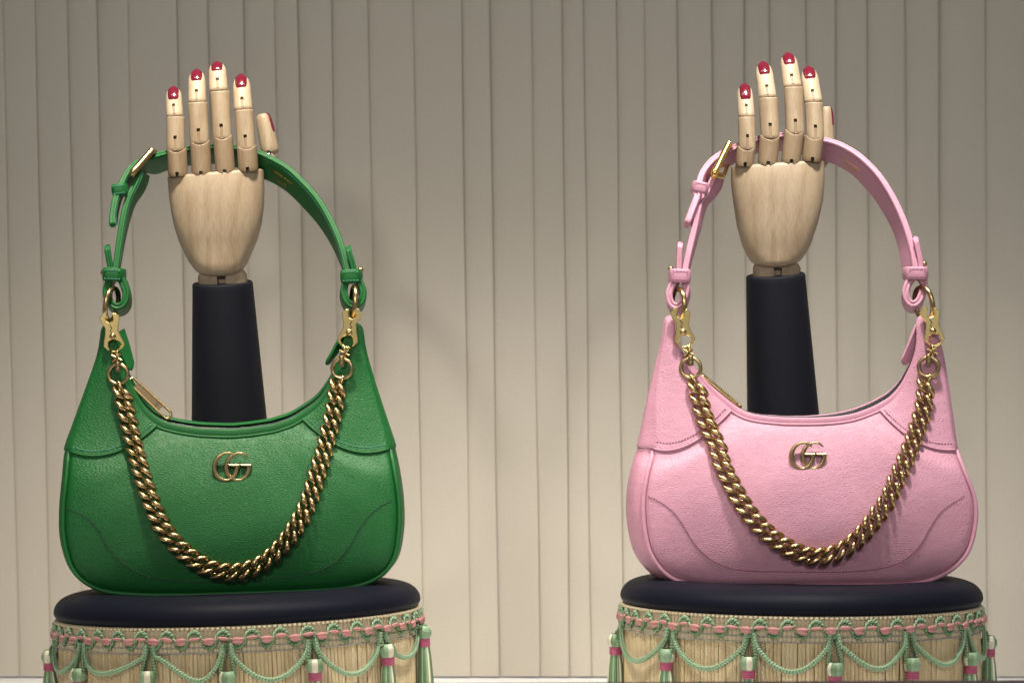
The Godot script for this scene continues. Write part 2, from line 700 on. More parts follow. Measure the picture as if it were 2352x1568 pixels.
func curb_link() -> Shape:
	# one link of the curb chain, x along the chain: a loop of wire twisted so that its two sides lie slantwise, side by side, and tuck under the next link
	var half := [Vector3(-20, -16.6, -8.5), Vector3(-15.5, -17.9, -2.5), Vector3(-8, -15.4, 2.4), Vector3(0, -9.8, 4.4), Vector3(6, -4.6, 2.8), Vector3(9.6, -0.9, -1.6), Vector3(10.8, 1.2, -8), Vector3(5, 1.4, -15.0)]
	var thick := [3.6, 4.9, 5.8, 6.2, 5.5, 4.3, 3.2, 2.4]
	var path := []
	var radii := []
	for turn in [1.0, -1.0]:
		for k in half.size():
			var p: Vector3 = half[k]
			path.append(Vector3(p.x * turn, p.y * turn, p.z))
			radii.append(Vector3(thick[k], 0, 0))
		path.append(Vector3(0, 0, -10))
		radii.append(Vector3(3.6, 0, 0))
	# the first side starts at its outer end, the second at its inner end: run the second one backwards
	var order := [0, 1, 2, 3, 4, 5, 6, 7, 16, 15, 14, 13, 12, 11, 10, 9]
	var closed := []
	var rr := []
	for k in order:
		closed.append(path[k] * K)
		rr.append(radii[k])
	closed.append(Vector3(10, 9, -16) * K)
	closed.append(Vector3(0, 0, -17) * K)
	closed.append(Vector3(-10, -9, -16) * K)
	for k in 3:
		rr.append(Vector3(2.4, 0, 0))
	var fine := []
	var fr := []
	var n := closed.size()
	for k in n * 2:
		var q := k / 2.0
		var a := []
		var c := []
		for m in range(-1, 3):
			a.append(closed[(int(q) + m + n) % n])
			c.append(rr[(int(q) + m + n) % n])
		fine.append(cr(a, 1.0 + q - int(q)))
		var rad: Vector3 = cr(c, 1.0 + q - int(q))
		fr.append(rad.x * K)
	var s := Shape.new()
	s.tube(fine, fr, 9, true)
	return s

func clasp(s: Shape, c: Vector3, mirror: float, size: float) -> void:
	var px := [[128, 300], [112, 262], [85, 285], [50, 335], [75, 385], [110, 430], [108, 500], [97, 560], [95, 605], [120, 630], [146, 652], [152, 636], [138, 604], [142, 566], [170, 545], [214, 542], [250, 560], [268, 590], [244, 628],
		[208, 650], [180, 650], [168, 666], [200, 676], [235, 662], [270, 635], [300, 590], [290, 560], [262, 510], [237, 450], [240, 400], [252, 340], [245, 310], [215, 285], [180, 283], [188, 320], [190, 345], [179, 368], [150, 378], [122, 362], [115, 335]]
	var poly := PackedVector2Array()
	for p in px:
		poly.append(Vector2((p[0] - 182) * mirror, -(p[1] - 510.0)) * 0.2197 * size)
	s.plate(poly, -5.0, 5.5, 1.6, Transform3D(Basis().scaled(Vector3.ONE * K), PV(c)))

func emblem_letter(at: Vector3, dx: float, lift: float, size: float) -> Array:
	# one of the two interlocked letters: a domed stroke that swells and thins, and a flat serif bar
	var st := [[1345, 492, 24], [1285, 425, 66], [1180, 357, 86], [1050, 341, 84], [900, 375, 102], [765, 470, 138], [675, 620, 164], [635, 800, 172], [665, 965, 164], [757, 1112, 140], [880, 1200, 116], [1000, 1228, 110], [1130, 1200, 112], [1248, 1108, 126], [1328, 980, 148], [1372, 850, 156], [1382, 735, 152]]
	var f := 0.0696 * size
	var pts := []
	for q in st:
		pts.append(Vector3((q[0] - 1190) * f + dx, -(q[1] - 795) * f, q[2] * f))
	var s := Shape.new()
	var o := PV(at) + Vector3(0, 0, lift * K)
	var rows := []
	var n := 64
	for i in n + 1:
		var q := float(i) / n * (pts.size() - 1)
		var p: Vector3 = cr(pts, q)
		var a: Vector3 = cr(pts, maxf(q - 0.1, 0))
		var b: Vector3 = cr(pts, minf(q + 0.1, pts.size() - 1))
		var t := Vector2(b.x - a.x, b.y - a.y).normalized()
		var nn := Vector2(-t.y, t.x)
		var row := []
		for k in 11:
			var x := (k / 10.0 - 0.5) * 2.0
			var h := 1.0 + 3.6 * sqrt(maxf(1.0 - x * x, 0.0)) * minf(1.0, p.z / 8.0)
			if k == 0 or k == 10:
				h = -7.0
			var xx := clampf(x * 1.05, -1, 1)
			row.append(o + Vector3(p.x + nn.x * xx * p.z * 0.5, p.y + nn.y * xx * p.z * 0.5, h) * K)
		rows.append(row)
	s.grid(rows)
	var poly := PackedVector2Array()
	for q in [[1092, 705], [1440, 703], [1462, 722], [1462, 800], [1310, 808], [1270, 795], [1105, 782]]:
		poly.append(Vector2((q[0] - 1190) * f + dx, -(q[1] - 795) * f))
	s.plate(poly, -7.0, 4.6, 1.6, Transform3D(Basis().scaled(Vector3.ONE * K), o))
	return [s]

func handbag(D: Dictionary) -> void:
	var hide: Material = M[D.hide]
	var trim: Material = M[D.hide + "_trim"]
	var thread: Material = M[D.hide + "_thread"]
	var dark_thread: Material = M[D.hide + "_thread_dark"]
	var t := thing("shoulder_bag", P(D.I[12].x, D.O[12].y, 0), D.label, "handbag", "leather shoulder bags on display")
	D.map = depth_map(D)
	var s := Shape.new()
	s.grid(panel_rows(D, 0, 24, 144, 0, 1, 40))
	put("front_panel", s, hide, t)
	s = Shape.new()
	s.grid(panel_rows(D, 0, 24, 72, 0, 1, 18, 0.0, true), false, true)
	put("back_panel", s, hide, t)
	# gusset: the strip that joins front and back along the outer seam
	var rows := []
	for j in 13:
		var k := j / 12.0
		var row := []
		for i in 145:
			var q := 24.0 * i / 144.0
			var p := spoke(D, q, 1.0)
			var o := outward(D, q)
			var w := P(p.x, p.y, p.z)
			var b := w
			b.z = -b.z
			var m := w.lerp(b, k)
			var g: float = maxf(cr(D.gb, q), 0.0) * pow(sin(PI * k), 0.55)
			m += Vector3(o.x, -o.y, 0) * g * K
			row.append(m)
		rows.append(row)
	s = Shape.new()
	s.grid(rows)
	put("gusset", s, hide, t)
	# piping along the outer seam, below the corner patches
	for back in [false, true]:
		var pipe := []
		for i in 161:
			var q := lerpf(4.05, 19.95, i / 160.0)
			var p := spoke(D, q, 1.0)
			var o := outward(D, q) * 2.5
			var fade: float = clampf((minf(q, 24.0 - q) - 4.05) * 4.0, 0.0, 1.0)
			pipe.append(P(p.x + o.x, p.y + o.y, p.z + lerpf(-6.0, 6.0, fade)))
		if back:
			for i in pipe.size():
				pipe[i].z = -pipe[i].z
		s = Shape.new()
		s.tube(pipe, 5.2 * K, 10)
		put("piping", s, trim, t)
	# corner patches: a second layer of hide over the horns
	for side in [[0.0, 4.0], [20.0, 24.0]]:
		s = Shape.new()
		rows = panel_rows(D, side[0], side[1], 40, -0.0, 1.0, 40, 5.0)
		for row in rows:                              # turn the free edge down onto the bag
			var e: Vector3 = row[-1] if side[0] == 0.0 else row[0]
			var e2: Vector3 = row[-2] if side[0] == 0.0 else row[1]
			var step := (e - e2).normalized() * 1.6 * K
			var add := [e + step + Vector3(0, 0, -1.6) * K, e + step + Vector3(0, 0, -8) * K]
			if side[0] == 0.0:
				row.append_array(add)
			else:
				row.push_front(add[0])
				row.push_front(add[1])
		var ns: int = rows[0].size()
		for j in 7:                                    # and round the side, over the gusset
			var k := 0.06 + 0.44 * j / 6.0
			var edge := []
			for i in ns:
				var q := lerpf(side[0], side[1], clampf((i if side[0] == 0.0 else i - 2) / 40.0, 0.0, 1.0))
				var o := outward(D, q)
				var p := spoke(D, q, 1.0)
				var w := P(p.x, p.y, p.z)
				w.z *= 1.0 - 2.0 * k
				var low := 1.6 if (i > 40 and side[0] == 0.0) or (i < 2 and side[0] > 0.0) else 3.4
				var g: float = maxf(cr(D.gb, q), 0.0) * pow(sin(PI * k), 0.55) + low * minf(1.0, 0.3 + k * 3.0)
				w += Vector3(o.x, -o.y, 0) * g * K
				if (i > 40 and side[0] == 0.0) or (i < 2 and side[0] > 0.0):
					w += Vector3(0, -1.5 * K, 0)
				edge.append(w)
			rows.append(edge)
		s.grid(rows)
		var patch := put("corner_patch", s, hide, t)
		var pts := []
		for k in 25:
			var p := spoke(D, 3.80 if side[0] == 0.0 else 20.20, lerpf(0.02, 0.985, k / 24.0))
			pts.append(Vector2(p.x, p.y))
		put("stitching", stitch_line(pts, D, 7.0, Vector3(0, 2.0, 2.0)), thread, patch, "stuff")
		# the raised rim of the patch
		s = Shape.new()
		s.tube(patch_rim(D, 4.0 if side[0] == 0.0 else 20.0), 2.6 * K, 6)
		put("patch_rim", s, trim, patch)
	put("stitching", stitch_line(D.stitch, D, 6.4, Vector3(0, 2.6, 2.0)), dark_thread, t, "stuff")
	mouth(D, t, trim)
	straps(D, t, trim, thread)
	chain(D, t)
	# emblem
	var em := holder("emblem", t, "interlocked double letter emblem in aged gold metal")
	var ez := depth_at(D, D.emblem.x, D.emblem.y) + 8.0
	var at := Vector3(D.emblem.x, D.emblem.y, ez)
	put("letter", emblem_letter(at, 0.0 * D.esize, 1.6, D.esize)[0], M.old_gold, em)
	put("letter", emblem_letter(at, 27.2 * D.esize, 0.0, D.esize)[0], M.old_gold, em)

func patch_rim(D: Dictionary, s: float) -> Array:
	var out := []
	for k in 41:
		var p := spoke(D, s, k / 40.0)
		out.append(P(p.x, p.y, p.z + 3.6))
	return out

func mouth(D: Dictionary, t: Node3D, trim: Material) -> void:
	# the rolled rim, the zip and the far rim
	var n := 120
	var strips := [[], [], []]
	for i in n + 1:
		var q := lerpf(0.6, 23.4, float(i) / n)
		var inn: Vector2 = cr(D.I, q)
		var i0: Vector2 = cr(D.I, q - 0.15)
		var i1: Vector2 = cr(D.I, q + 0.15)
		var dir := Vector2(i1.y - i0.y, i0.x - i1.x).normalized()
		var h: float = cr(D.rim, q)
		var f: float = cr(D.far, q)
		var zl: float = cr(D.zl, q)
		var tape := minf(zl * 0.45, zl - 4.0)
		var put_at := func(off: float, z: float) -> Vector3:
			return P(inn.x + dir.x * off, inn.y + dir.y * off, z)
		strips[0].append([put_at.call(-1.0, zl - 1.0), put_at.call(h * 0.2, zl - 0.5), put_at.call(h * 0.5, zl - 0.5), put_at.call(h * 0.8, zl - 1.5), put_at.call(h * 0.94, zl - 3.0), put_at.call(h, zl - 6.0), put_at.call(h - 1.5, zl - 10.0), put_at.call(h - 7.0, tape)])
		strips[1].append([put_at.call(h - 5.0, tape + 1.0), put_at.call(h - 2.0 + f * 0.25 * D.tape, tape * 0.4), put_at.call(h - 1.0 + f * 0.5 * D.tape, 0.0), put_at.call(h + f * 0.75 * D.tape, -tape * 0.5), put_at.call(h + 1.0 + (f - 5.0) * D.tape, -tape - 1.0)])
		strips[2].append([put_at.call(h + f - 6.0, -tape), put_at.call(h + f - 1.0, -zl + 9.0), put_at.call(h + f, -zl + 5.0), put_at.call(h + f - 1.5, -zl), put_at.call(-1.0, -zl)])
	var names := ["rim", "zip_tape", "far_rim"]
	for k in 3:
		var s := Shape.new()
		var rows := []
		for j in strips[k][0].size():
			var row := []
			for i in n + 1:
				row.append(strips[k][i][j])
			rows.append(row)
		s.grid(rows, false, true)
		var o := put(names[k], s, M.lining if k == 1 else trim, t)
		if k == 1:
			var zs := Shape.new()
			var mid := []
			for i in range(12, n - 11):
				mid.append(strips[1][i][2])
			var e := even(mid, int(length_of(mid) / K / 5.0))
			for i in e.size() - 1:
				var x: Vector3 = (e[i + 1] - e[i]).normalized()
				var z := Vector3(0, 0, 1)
				zs.box(Transform3D(Basis(x, z.cross(x), z), e[i] + z.cross(x) * 0.8 * K + z * (2.2 if i % 2 else -2.2) * K), Vector3(3.0, 2.6, 7.0) * K, 0.6 * K)
			put("zip_teeth", zs, M.teeth, o, "stuff")
	var pipe := Shape.new()
	pipe.tube(seam(D, 0.004, 1.2, 22.8, 130, 1.2), 3.3 * K, 8)
	put("piping", pipe, trim, t)
	# zip pull: a flat frame of gold with a satin plate in it
	var zp := holder("zip_pull", t)
	var a := PV(D.pull[0])
	var b := PV(D.pull[1])
	var x := (b - a).normalized()
	var y: Vector3 = D.pull_side.normalized()
	y = (y - x * y.dot(x)).normalized()
	var z := x.cross(y)
	var L := (b - a).length() / K
	var xf := Transform3D(Basis(x, y, z).scaled(Vector3.ONE), a)
	var path := []
	for q in [[6, -8], [L * 0.5, -9.3], [L - 10, -9.3], [L - 3, -7], [L, 0], [L - 3, 7], [L - 10, 9.3], [L * 0.5, 9.3], [6, 8], [0, 5], [-2, 0], [0, -5]]:
		path.append(xf * (Vector3(q[0], q[1], 0) * K))
	var fr := Shape.new()
	fr.tube(even(path, 48, true), 3.0 * K, 8, true)
	put("pull_frame", fr, M.gold, zp)
	var pl := Shape.new()
	pl.box(xf * Transform3D(Basis(), Vector3(L * 0.45, 0, 0) * K), Vector3(L * 0.62, 16, 2.4) * K, 0.8 * K)
	put("pull_plate", pl, M.pale_gold, zp)
	var sl := Shape.new()
	sl.box(xf * Transform3D(Basis(), Vector3(-9, 0, -4) * K), Vector3(24, 13, 9) * K, 2.5 * K)
	put("slider", sl, M.lining, zp)
	var txt := TextMesh.new()
	txt.text = "GUCCI"
	txt.font_size = 16
	txt.pixel_size = 0.36 * K
	txt.depth = 0.6 * K
	var tb := Basis(y, -x, z) if D.pull_side.x > 0 else Basis(y, -x, z)
	put_mesh("lettering", txt, M.lining, zp, Transform3D(tb, xf * (Vector3(L * 0.66, 0, 1.4) * K)))
	for tab in D.tabs:
		put("end_tab", ribbon(tab[0], tab[1], 7.0, 24, true), trim, t)

func straps(D: Dictionary, t: Node3D, trim: Material, thread: Material) -> void:
	var st := holder("shoulder_strap", t)
	for q in D.ribbons:
		put(q[0], ribbon(q[1], q[2], q[3], q[4], q[5]), trim, st)
		if q[6]:
			put("stitching", edge_stitches(q[1], q[2], q[3], 0.12, 6.5), thread, st, "stuff")
	for q in D.keepers:
		put("keeper", band(q[0], q[1], deg_to_rad(q[2]), 5.0), trim, st)
		put("stitching", band_stitches(q[0], q[1], deg_to_rad(q[2])), thread, st, "stuff")
	for q in D.studs:
		var s := Shape.new()
		s.ball(PV(q), Vector3(6.5, 7.5, 7.5) * K)
		put("stud", s, M.gold, st)
	# buckle: a rounded frame round the strap, with its bar in front
	var b: Array = D.buckle
	var f0 := PV(b[0])
	var f1 := PV(b[1])
	var g0 := PV(b[2])
	var g1 := PV(b[3])
	var path := []
	for q in [[f0, f1, 0.0], [f0, f1, 0.3], [f0, f1, 0.7], [f0, f1, 1.0], [f1, g1, 0.2], [f1, g1, 0.8], [g1, g0, 0.0], [g1, g0, 0.5], [g1, g0, 1.0], [g0, f0, 0.2], [g0, f0, 0.8]]:
		path.append(q[0].lerp(q[1], q[2]))
	var e := even(path, 60, true)
	var radii := []
	for p in e:
		radii.append((8.2 if p.z > (f0.z + g0.z) * 0.5 else 5.0) * K)
	var s := Shape.new()
	s.tube(e, radii, 10, true)
	put("buckle", s, M.bright_gold if D.hide == "pink" else M.gold, st)
	for q in D.rings:
		s = Shape.new()
		var turn: Basis = Basis(Vector3(0, 1, 0), deg_to_rad(q[2]))
		var lean := Basis(Vector3(0, 0, 1), deg_to_rad(q[3]))
		var c := PV(q[0])
		s.tube(ring_path(c, lean * turn * Vector3(q[1].x * K, 0, 0), lean * Vector3(0, q[1].y * K, 0), 36, 0.9), 6.0 * K, 10, true)
		put("ring", s, M.gold, st)
	# gold foil stamped on the inside of the strap
	for q in D.foil:
		var tx := TextMesh.new()
		tx.text = q[0]
		tx.font_size = 16
		tx.pixel_size = q[1] * K
		tx.depth = 0.4 * K
		if q[5]:
			var sf := SystemFont.new()
			sf.font_names = PackedStringArray(["Droid Serif"])
			sf.font_italic = true
			tx.font = sf
		var x: Vector3 = (PV(q[3]) - PV(q[2])).normalized()
		var w: Vector3 = (PV(q[4]) - PV(q[2]))
		w = (w - x * w.dot(x)).normalized()
		var z: Vector3 = x.cross(-w)
		put_mesh("lettering", tx, M.foil, st, Transform3D(Basis(x, -w, z), (PV(q[2]) + PV(q[3])) * 0.5 + z * D.foil_lift * K))

func chain(D: Dictionary, t: Node3D) -> void:
	var ch := holder("chain_strap", t)
	var link := curb_link().mesh(Vector3.ZERO)
	var pts := []
	for p in D.chain:
		pts.append(Vector3(p.x, p.y, 0))
	var fine := even(pts, 200)
	var zz := []
	for p in fine:
		zz.append(depth_at(D, p.x, p.y))
	for pass_ in 3:                                    # the links bridge small hollows
		var sm := []
		for i in zz.size():
			var acc := 0.0
			var cnt := 0
			for k in range(maxi(0, i - 5), mini(zz.size(), i + 6)):
				acc += zz[k]
				cnt += 1
			sm.append(maxf(acc / cnt, zz[i]))
		zz = sm
	var w := []
	for i in fine.size():
		w.append(P(fine[i].x, fine[i].y, zz[i] + 13.0))
	var total := length_of(w) / K
	var n := int(round(total / 27.5))
	var e := even(w, n)
	for i in n + 1:
		var x: Vector3 = (e[mini(i + 1, n)] - e[maxi(i - 1, 0)]).normalized()
		var y := Vector3(0, 0, 1).cross(x).normalized()
		var z := x.cross(y)
		var wob := Basis(x, rng.randf_range(-0.10, 0.10))
		var stretch := total / n / 27.5
		put_mesh("link", link, M.gold, ch, Transform3D((wob * Basis(x, y, z)) * Basis().scaled(Vector3(stretch, 1, 1)), e[i]), "link" if i == 0 else "link_%03d" % i)
	for c in D.clasps:
		var s := Shape.new()
		clasp(s, c[0], c[1], 1.06)
		put("clasp", s, M.clasp_gold, ch)
		s = Shape.new()
		var cut := []
		for q in [[-14, -26], [-9, -18], [-13, -12], [-7, -6]]:
			cut.append(PV(c[0] + Vector3((q[0] + 7) * c[1], q[1], 5.4)))
		s.tube(cut, 1.1 * K, 5)
		put("jaw_gap", s, M.lining, ch)
		s = Shape.new()
		s.ball(PV(c[0] + Vector3(0, 0, 5)), Vector3(8, 8, 6) * K)
		put("rivet", s, M.gold, ch)
		var r: Vector3 = c[2]                             # the swivel ring
		var hook: Vector3 = (c[0] + Vector3(6 * c[1], 34, 2)).lerp(r, 0.05)
		s = Shape.new()
		var hc := (hook + Vector3(r.x, r.y - 27, r.z)) * 0.5
		s.tube(ring_path(PV(hc), Vector3(2, 0, 5.5) * K, Vector3(0, (r.y - 27 - hook.y) * 0.5 + 3.0, 0) * K, 24), 3.2 * K, 8, true)
		for d in [0.7, -0.5]:
			var bar := PV(Vector3(lerpf(hook.x, r.x, 0.45), lerpf(hook.y, r.y - 27, 0.55), hc.z + 3))
			var dir := Vector3(cos(d), sin(d), 0.15) * 13.0 * K
			s.tube([bar - dir, bar, bar + dir], 3.4 * K, 6)
		put("swivel_hook", s, M.gold, ch)
		s = Shape.new()
		s.tube(ring_path(PV(r), Vector3(22.5, 0, 4) * K, Vector3(0, 22.5, 0) * K, 40), 4.6 * K, 10, true)
		put("swivel_ring", s, M.old_gold, ch)
		s = Shape.new()
		s.lathe(PV(r + Vector3(0, -29, 3)), PV(r + Vector3(0, -5, 3)), [[0, 0.0], [0, 5.0 * K], [0.05, 6.6 * K], [0.52, 6.6 * K], [0.54, 5.6 * K], [0.58, 6.6 * K], [0.96, 6.6 * K], [1.0, 5.0 * K], [1.0, 0.0]], 16)
		put("swivel_barrel", s, M.old_gold, ch)
		s = Shape.new()
		var first: Vector3 = c[3]
		s.tube(ring_path(PV((r + Vector3(0, 22, 0)).lerp(first, 0.5)), Vector3(3.5, 0, 7) * K, (PV(first) - PV(r + Vector3(0, 18, 0))) * 0.62, 24, 0.9), 4.0 * K, 8, true)
		put("joining_link", s, M.gold, ch)

func green_bag() -> Dictionary:
	return {
		"hide": "green", "label": "green grained leather shoulder bag with gold chain, hung from the left wooden hand",
		"I": [Vector2(262, 742), Vector2(272, 800), Vector2(284, 858), Vector2(317, 935), Vector2(359, 977), Vector2(398, 991), Vector2(425, 996), Vector2(451, 999.5), Vector2(470, 1001), Vector2(485, 1001.5), Vector2(500, 1002), Vector2(515, 1002.6), Vector2(535, 1002.6), Vector2(555, 1001), Vector2(575, 999), Vector2(590, 997), Vector2(610, 994), Vector2(628, 991), Vector2(645, 986), Vector2(670, 977), Vector2(695, 962), Vector2(740, 925), Vector2(768, 870), Vector2(785, 805), Vector2(797, 740)],
		"O": [Vector2(236, 742), Vector2(227, 810), Vector2(202, 890), Vector2(172, 980), Vector2(160, 1036), Vector2(153, 1105), Vector2(146, 1180), Vector2(150, 1250), Vector2(172, 1312), Vector2(225, 1350), Vector2(300, 1362), Vector2(420, 1364), Vector2(560, 1360), Vector2(700, 1355), Vector2(800, 1347), Vector2(865, 1325), Vector2(901, 1285), Vector2(913, 1225), Vector2(914, 1160), Vector2(905, 1092), Vector2(893, 1030), Vector2(876, 960), Vector2(854, 880), Vector2(836, 805), Vector2(828, 740)],
		"B": [Vector2(0, 0), Vector2(0, 8), Vector2(0, 24), Vector2(-2, 46), Vector2(-5, 67), Vector2(-3, 56), Vector2(0, 36), Vector2(0, 18), Vector2(0, 6), Vector2(0, 0), Vector2(0, 0), Vector2(0, 0), Vector2(0, 0), Vector2(0, 0), Vector2(0, 0), Vector2(0, 0), Vector2(0, 6), Vector2(0, 18), Vector2(0, 36), Vector2(1, 56), Vector2(2, 70), Vector2(0, 46), Vector2(0, 24), Vector2(0, 8), Vector2(0, 0)],
		"zl": [10.0, 12.0, 14.0, 18.0, 22.0, 26.0, 29.0, 30.0, 31.0, 32.0, 32.0, 32.0, 32.0, 32.0, 32.0, 32.0, 31.0, 30.0, 29.0, 26.0, 22.0, 18.0, 14.0, 12.0, 10.0],
		"zg": [8.0, 10.0, 14.0, 28.0, 50.0, 76.0, 84.0, 88.0, 90.0, 90.0, 90.0, 90.0, 90.0, 90.0, 90.0, 90.0, 90.0, 88.0, 84.0, 76.0, 50.0, 28.0, 14.0, 10.0, 8.0],
		"bulge": [3.0, 6.0, 10.0, 18.0, 26.0, 34.0, 38.0, 42.0, 44.0, 46.0, 47.0, 48.0, 48.0, 48.0, 47.0, 46.0, 44.0, 42.0, 38.0, 34.0, 26.0, 18.0, 10.0, 6.0, 3.0],
		"gb": [1.0, 2.0, 4.0, 8.0, 17.0, 20.0, 20.0, 20.0, 16.0, 8.0, 4.0, 3.0, 3.0, 3.0, 4.0, 6.0, 10.0, 12.0, 12.0, 13.0, 13.0, 8.0, 5.0, 2.0, 1.0],
		"rim": [0.0, 2.0, 8.0, 14.0, 18.0, 18.0, 18.0, 18.0, 18.0, 18.0, 18.0, 18.0, 18.0, 18.0, 18.0, 18.0, 18.0, 18.0, 18.0, 18.0, 17.0, 14.0, 8.0, 2.0, 0.0],
		"far": [0.0, 0.0, 4.0, 9.0, 12.0, 14.0, 14.0, 14.0, 14.0, 14.0, 14.0, 14.0, 14.0, 14.0, 14.0, 14.0, 14.0, 14.0, 14.0, 13.0, 12.0, 10.0, 5.0, 0.0, 0.0],
		"stitch": [Vector2(147, 1168), Vector2(171.5, 1174), Vector2(200, 1189.6), Vector2(224.6, 1216), Vector2(242, 1248), Vector2(267, 1280), Vector2(299, 1305), Vector2(341, 1324), Vector2(398, 1334), Vector2(469, 1336), Vector2(540, 1335), Vector2(646, 1328), Vector2(717, 1315), Vector2(763, 1294), Vector2(787, 1273), Vector2(809, 1244), Vector2(819.5, 1223), Vector2(844, 1188), Vector2(872.5, 1163), Vector2(901, 1149)],
		"emblem": Vector2(531, 1072), "esize": 1, "tape": 0.1, "phase": 0.4, "foil_lift": 10,
		"pull": [Vector3(299, 872, 4), Vector3(390, 958, 12)], "pull_side": Vector3(1, 1, -0.5),
		"tabs": [[[Vector3(295, 856, 4), Vector3(277, 815, 6), Vector3(258, 768, 8)], [Vector3(309, 846, -12), Vector3(298, 800, -14), Vector3(284, 755, -14)]], [[Vector3(745, 838, 4), Vector3(766, 800, 6), Vector3(786, 760, 6)], [Vector3(752, 840, -12), Vector3(778, 806, -14), Vector3(800, 770, -14)]]],
		"ribbons": [
			["upper_strap", [Vector3(258, 524, -20), Vector3(257, 497, -35), Vector3(263, 460, -55), Vector3(274, 428, -75), Vector3(291, 394, -100), Vector3(315, 371, -122), Vector3(347, 358, -142), Vector3(385, 348, -160), Vector3(440, 339, -172), Vector3(500, 335, -176), Vector3(550, 338, -174), Vector3(592, 347, -168), Vector3(655, 379, -150), Vector3(695, 414.6, -128), Vector3(730, 454, -106), Vector3(756.5, 498, -82), Vector3(778.5, 546.5, -55), Vector3(792, 590, -32), Vector3(800, 625, -14)], [Vector3(262, 520, -88), Vector3(264, 497, -103), Vector3(272, 462, -120), Vector3(286, 436, -140), Vector3(306, 410, -165), Vector3(330, 395, -187), Vector3(356, 396, -205), Vector3(392, 384, -222), Vector3(445, 374, -234), Vector3(500, 372, -238), Vector3(548, 382, -232), Vector3(598, 404, -222), Vector3(633, 419, -206), Vector3(668, 443, -188), Vector3(705, 480, -166), Vector3(737, 517, -146), Vector3(766, 562, -122), Vector3(787, 606, -100), Vector3(797, 632, -83)], 15, 150, true, true],
			["lower_strap", [Vector3(262, 634, -8), Vector3(268, 590, -25), Vector3(274, 545, -42), Vector3(281, 500, -60), Vector3(290, 462, -78), Vector3(303, 432, -92), Vector3(314, 408, -104), Vector3(318, 392, -110)], [Vector3(266, 634, -76), Vector3(274, 590, -92), Vector3(282, 546, -108), Vector3(293, 503, -126), Vector3(306, 468, -142), Vector3(324, 442, -154), Vector3(334, 420, -166), Vector3(338, 404, -172)], 15, 60, false, true],
			["strap_loop", [Vector3(256, 632, 0), Vector3(247, 650, 4), Vector3(243, 672, 8), Vector3(252, 694, 12), Vector3(268, 703, 12), Vector3(283, 694, 10), Vector3(288, 672, 6), Vector3(280, 648, 2), Vector3(272, 632, 0)], [Vector3(262, 638, -68), Vector3(254, 656, -66), Vector3(250, 685, -64), Vector3(259, 709, -60), Vector3(275, 720, -60), Vector3(291, 710, -62), Vector3(295, 686, -64), Vector3(287, 654, -66), Vector3(278, 638, -68)], 17, 50, false, false],
			["strap_tongue", [Vector3(244, 561, -8), Vector3(247, 585, -6), Vector3(252, 612, -4), Vector3(256, 640, 0)], [Vector3(246, 562, -74), Vector3(249, 586, -72), Vector3(254, 614, -70), Vector3(258, 642, -68)], 13, 24, true, true],
			["strap_loop", [Vector3(801, 632, 0), Vector3(793, 650, 4), Vector3(790, 670, 8), Vector3(798, 692, 12), Vector3(814, 700, 12), Vector3(828, 692, 10), Vector3(834, 670, 6), Vector3(826, 648, 2), Vector3(816, 632, 0)], [Vector3(799, 638, -68), Vector3(791, 657, -66), Vector3(788, 685, -64), Vector3(796, 708, -60), Vector3(812, 717, -60), Vector3(826, 708, -62), Vector3(832, 685, -64), Vector3(824, 655, -66), Vector3(814, 638, -68)], 17, 50, false, false],
			["strap_tongue", [Vector3(798, 564, -10), Vector3(804, 588, -6), Vector3(811, 612, -4), Vector3(817, 640, 0)], [Vector3(799, 565, -76), Vector3(805, 589, -72), Vector3(812, 614, -70), Vector3(818, 642, -68)], 13, 24, true, true],
		],
		"keepers": [[Vector3(262, 631, -34), Vector3(48, 31, 92), -3], [Vector3(807, 635, -34), Vector3(48, 32, 92), 2], [Vector3(277, 437, -112), Vector3(36, 28, 98), 8]],
		"studs": [Vector3(236, 626, -34), Vector3(828, 620, -34)],
		"buckle": [Vector3(347, 347, -128), Vector3(302, 398, -88), Vector3(362, 354, -212), Vector3(326, 404, -172)],
		"rings": [[Vector3(256, 699, 0), Vector2(34, 37), 72, -8], [Vector3(811, 695, 0), Vector2(34, 37), -80, -4]],
		"foil": [["MADE IN ITALY", 0.62, Vector3(621, 379, -179), Vector3(681, 421, -150), Vector3(615, 411, -214), false], ["Gucci", 0.95, Vector3(628, 398, -194), Vector3(672, 430, -166), Vector3(615, 428, -230), true]],
		"chain": [Vector2(281, 905), Vector2(292, 960), Vector2(303, 1010), Vector2(316, 1060), Vector2(331, 1110), Vector2(349, 1160), Vector2(373, 1210), Vector2(405, 1251), Vector2(440, 1281), Vector2(477, 1303), Vector2(520, 1314), Vector2(560, 1311), Vector2(600, 1296), Vector2(640, 1263), Vector2(670, 1225), Vector2(695, 1181), Vector2(712, 1140), Vector2(727, 1090), Vector2(742, 1040), Vector2(755, 990), Vector2(767, 940), Vector2(775, 892)],
		"clasps": [[Vector3(258, 772, 30), 1.0, Vector3(270.3, 859, 34), Vector3(280, 900, 34)], [Vector3(801.4, 763, 30), -1.0, Vector3(785, 846.5, 34), Vector3(776, 888, 34)]],
	}

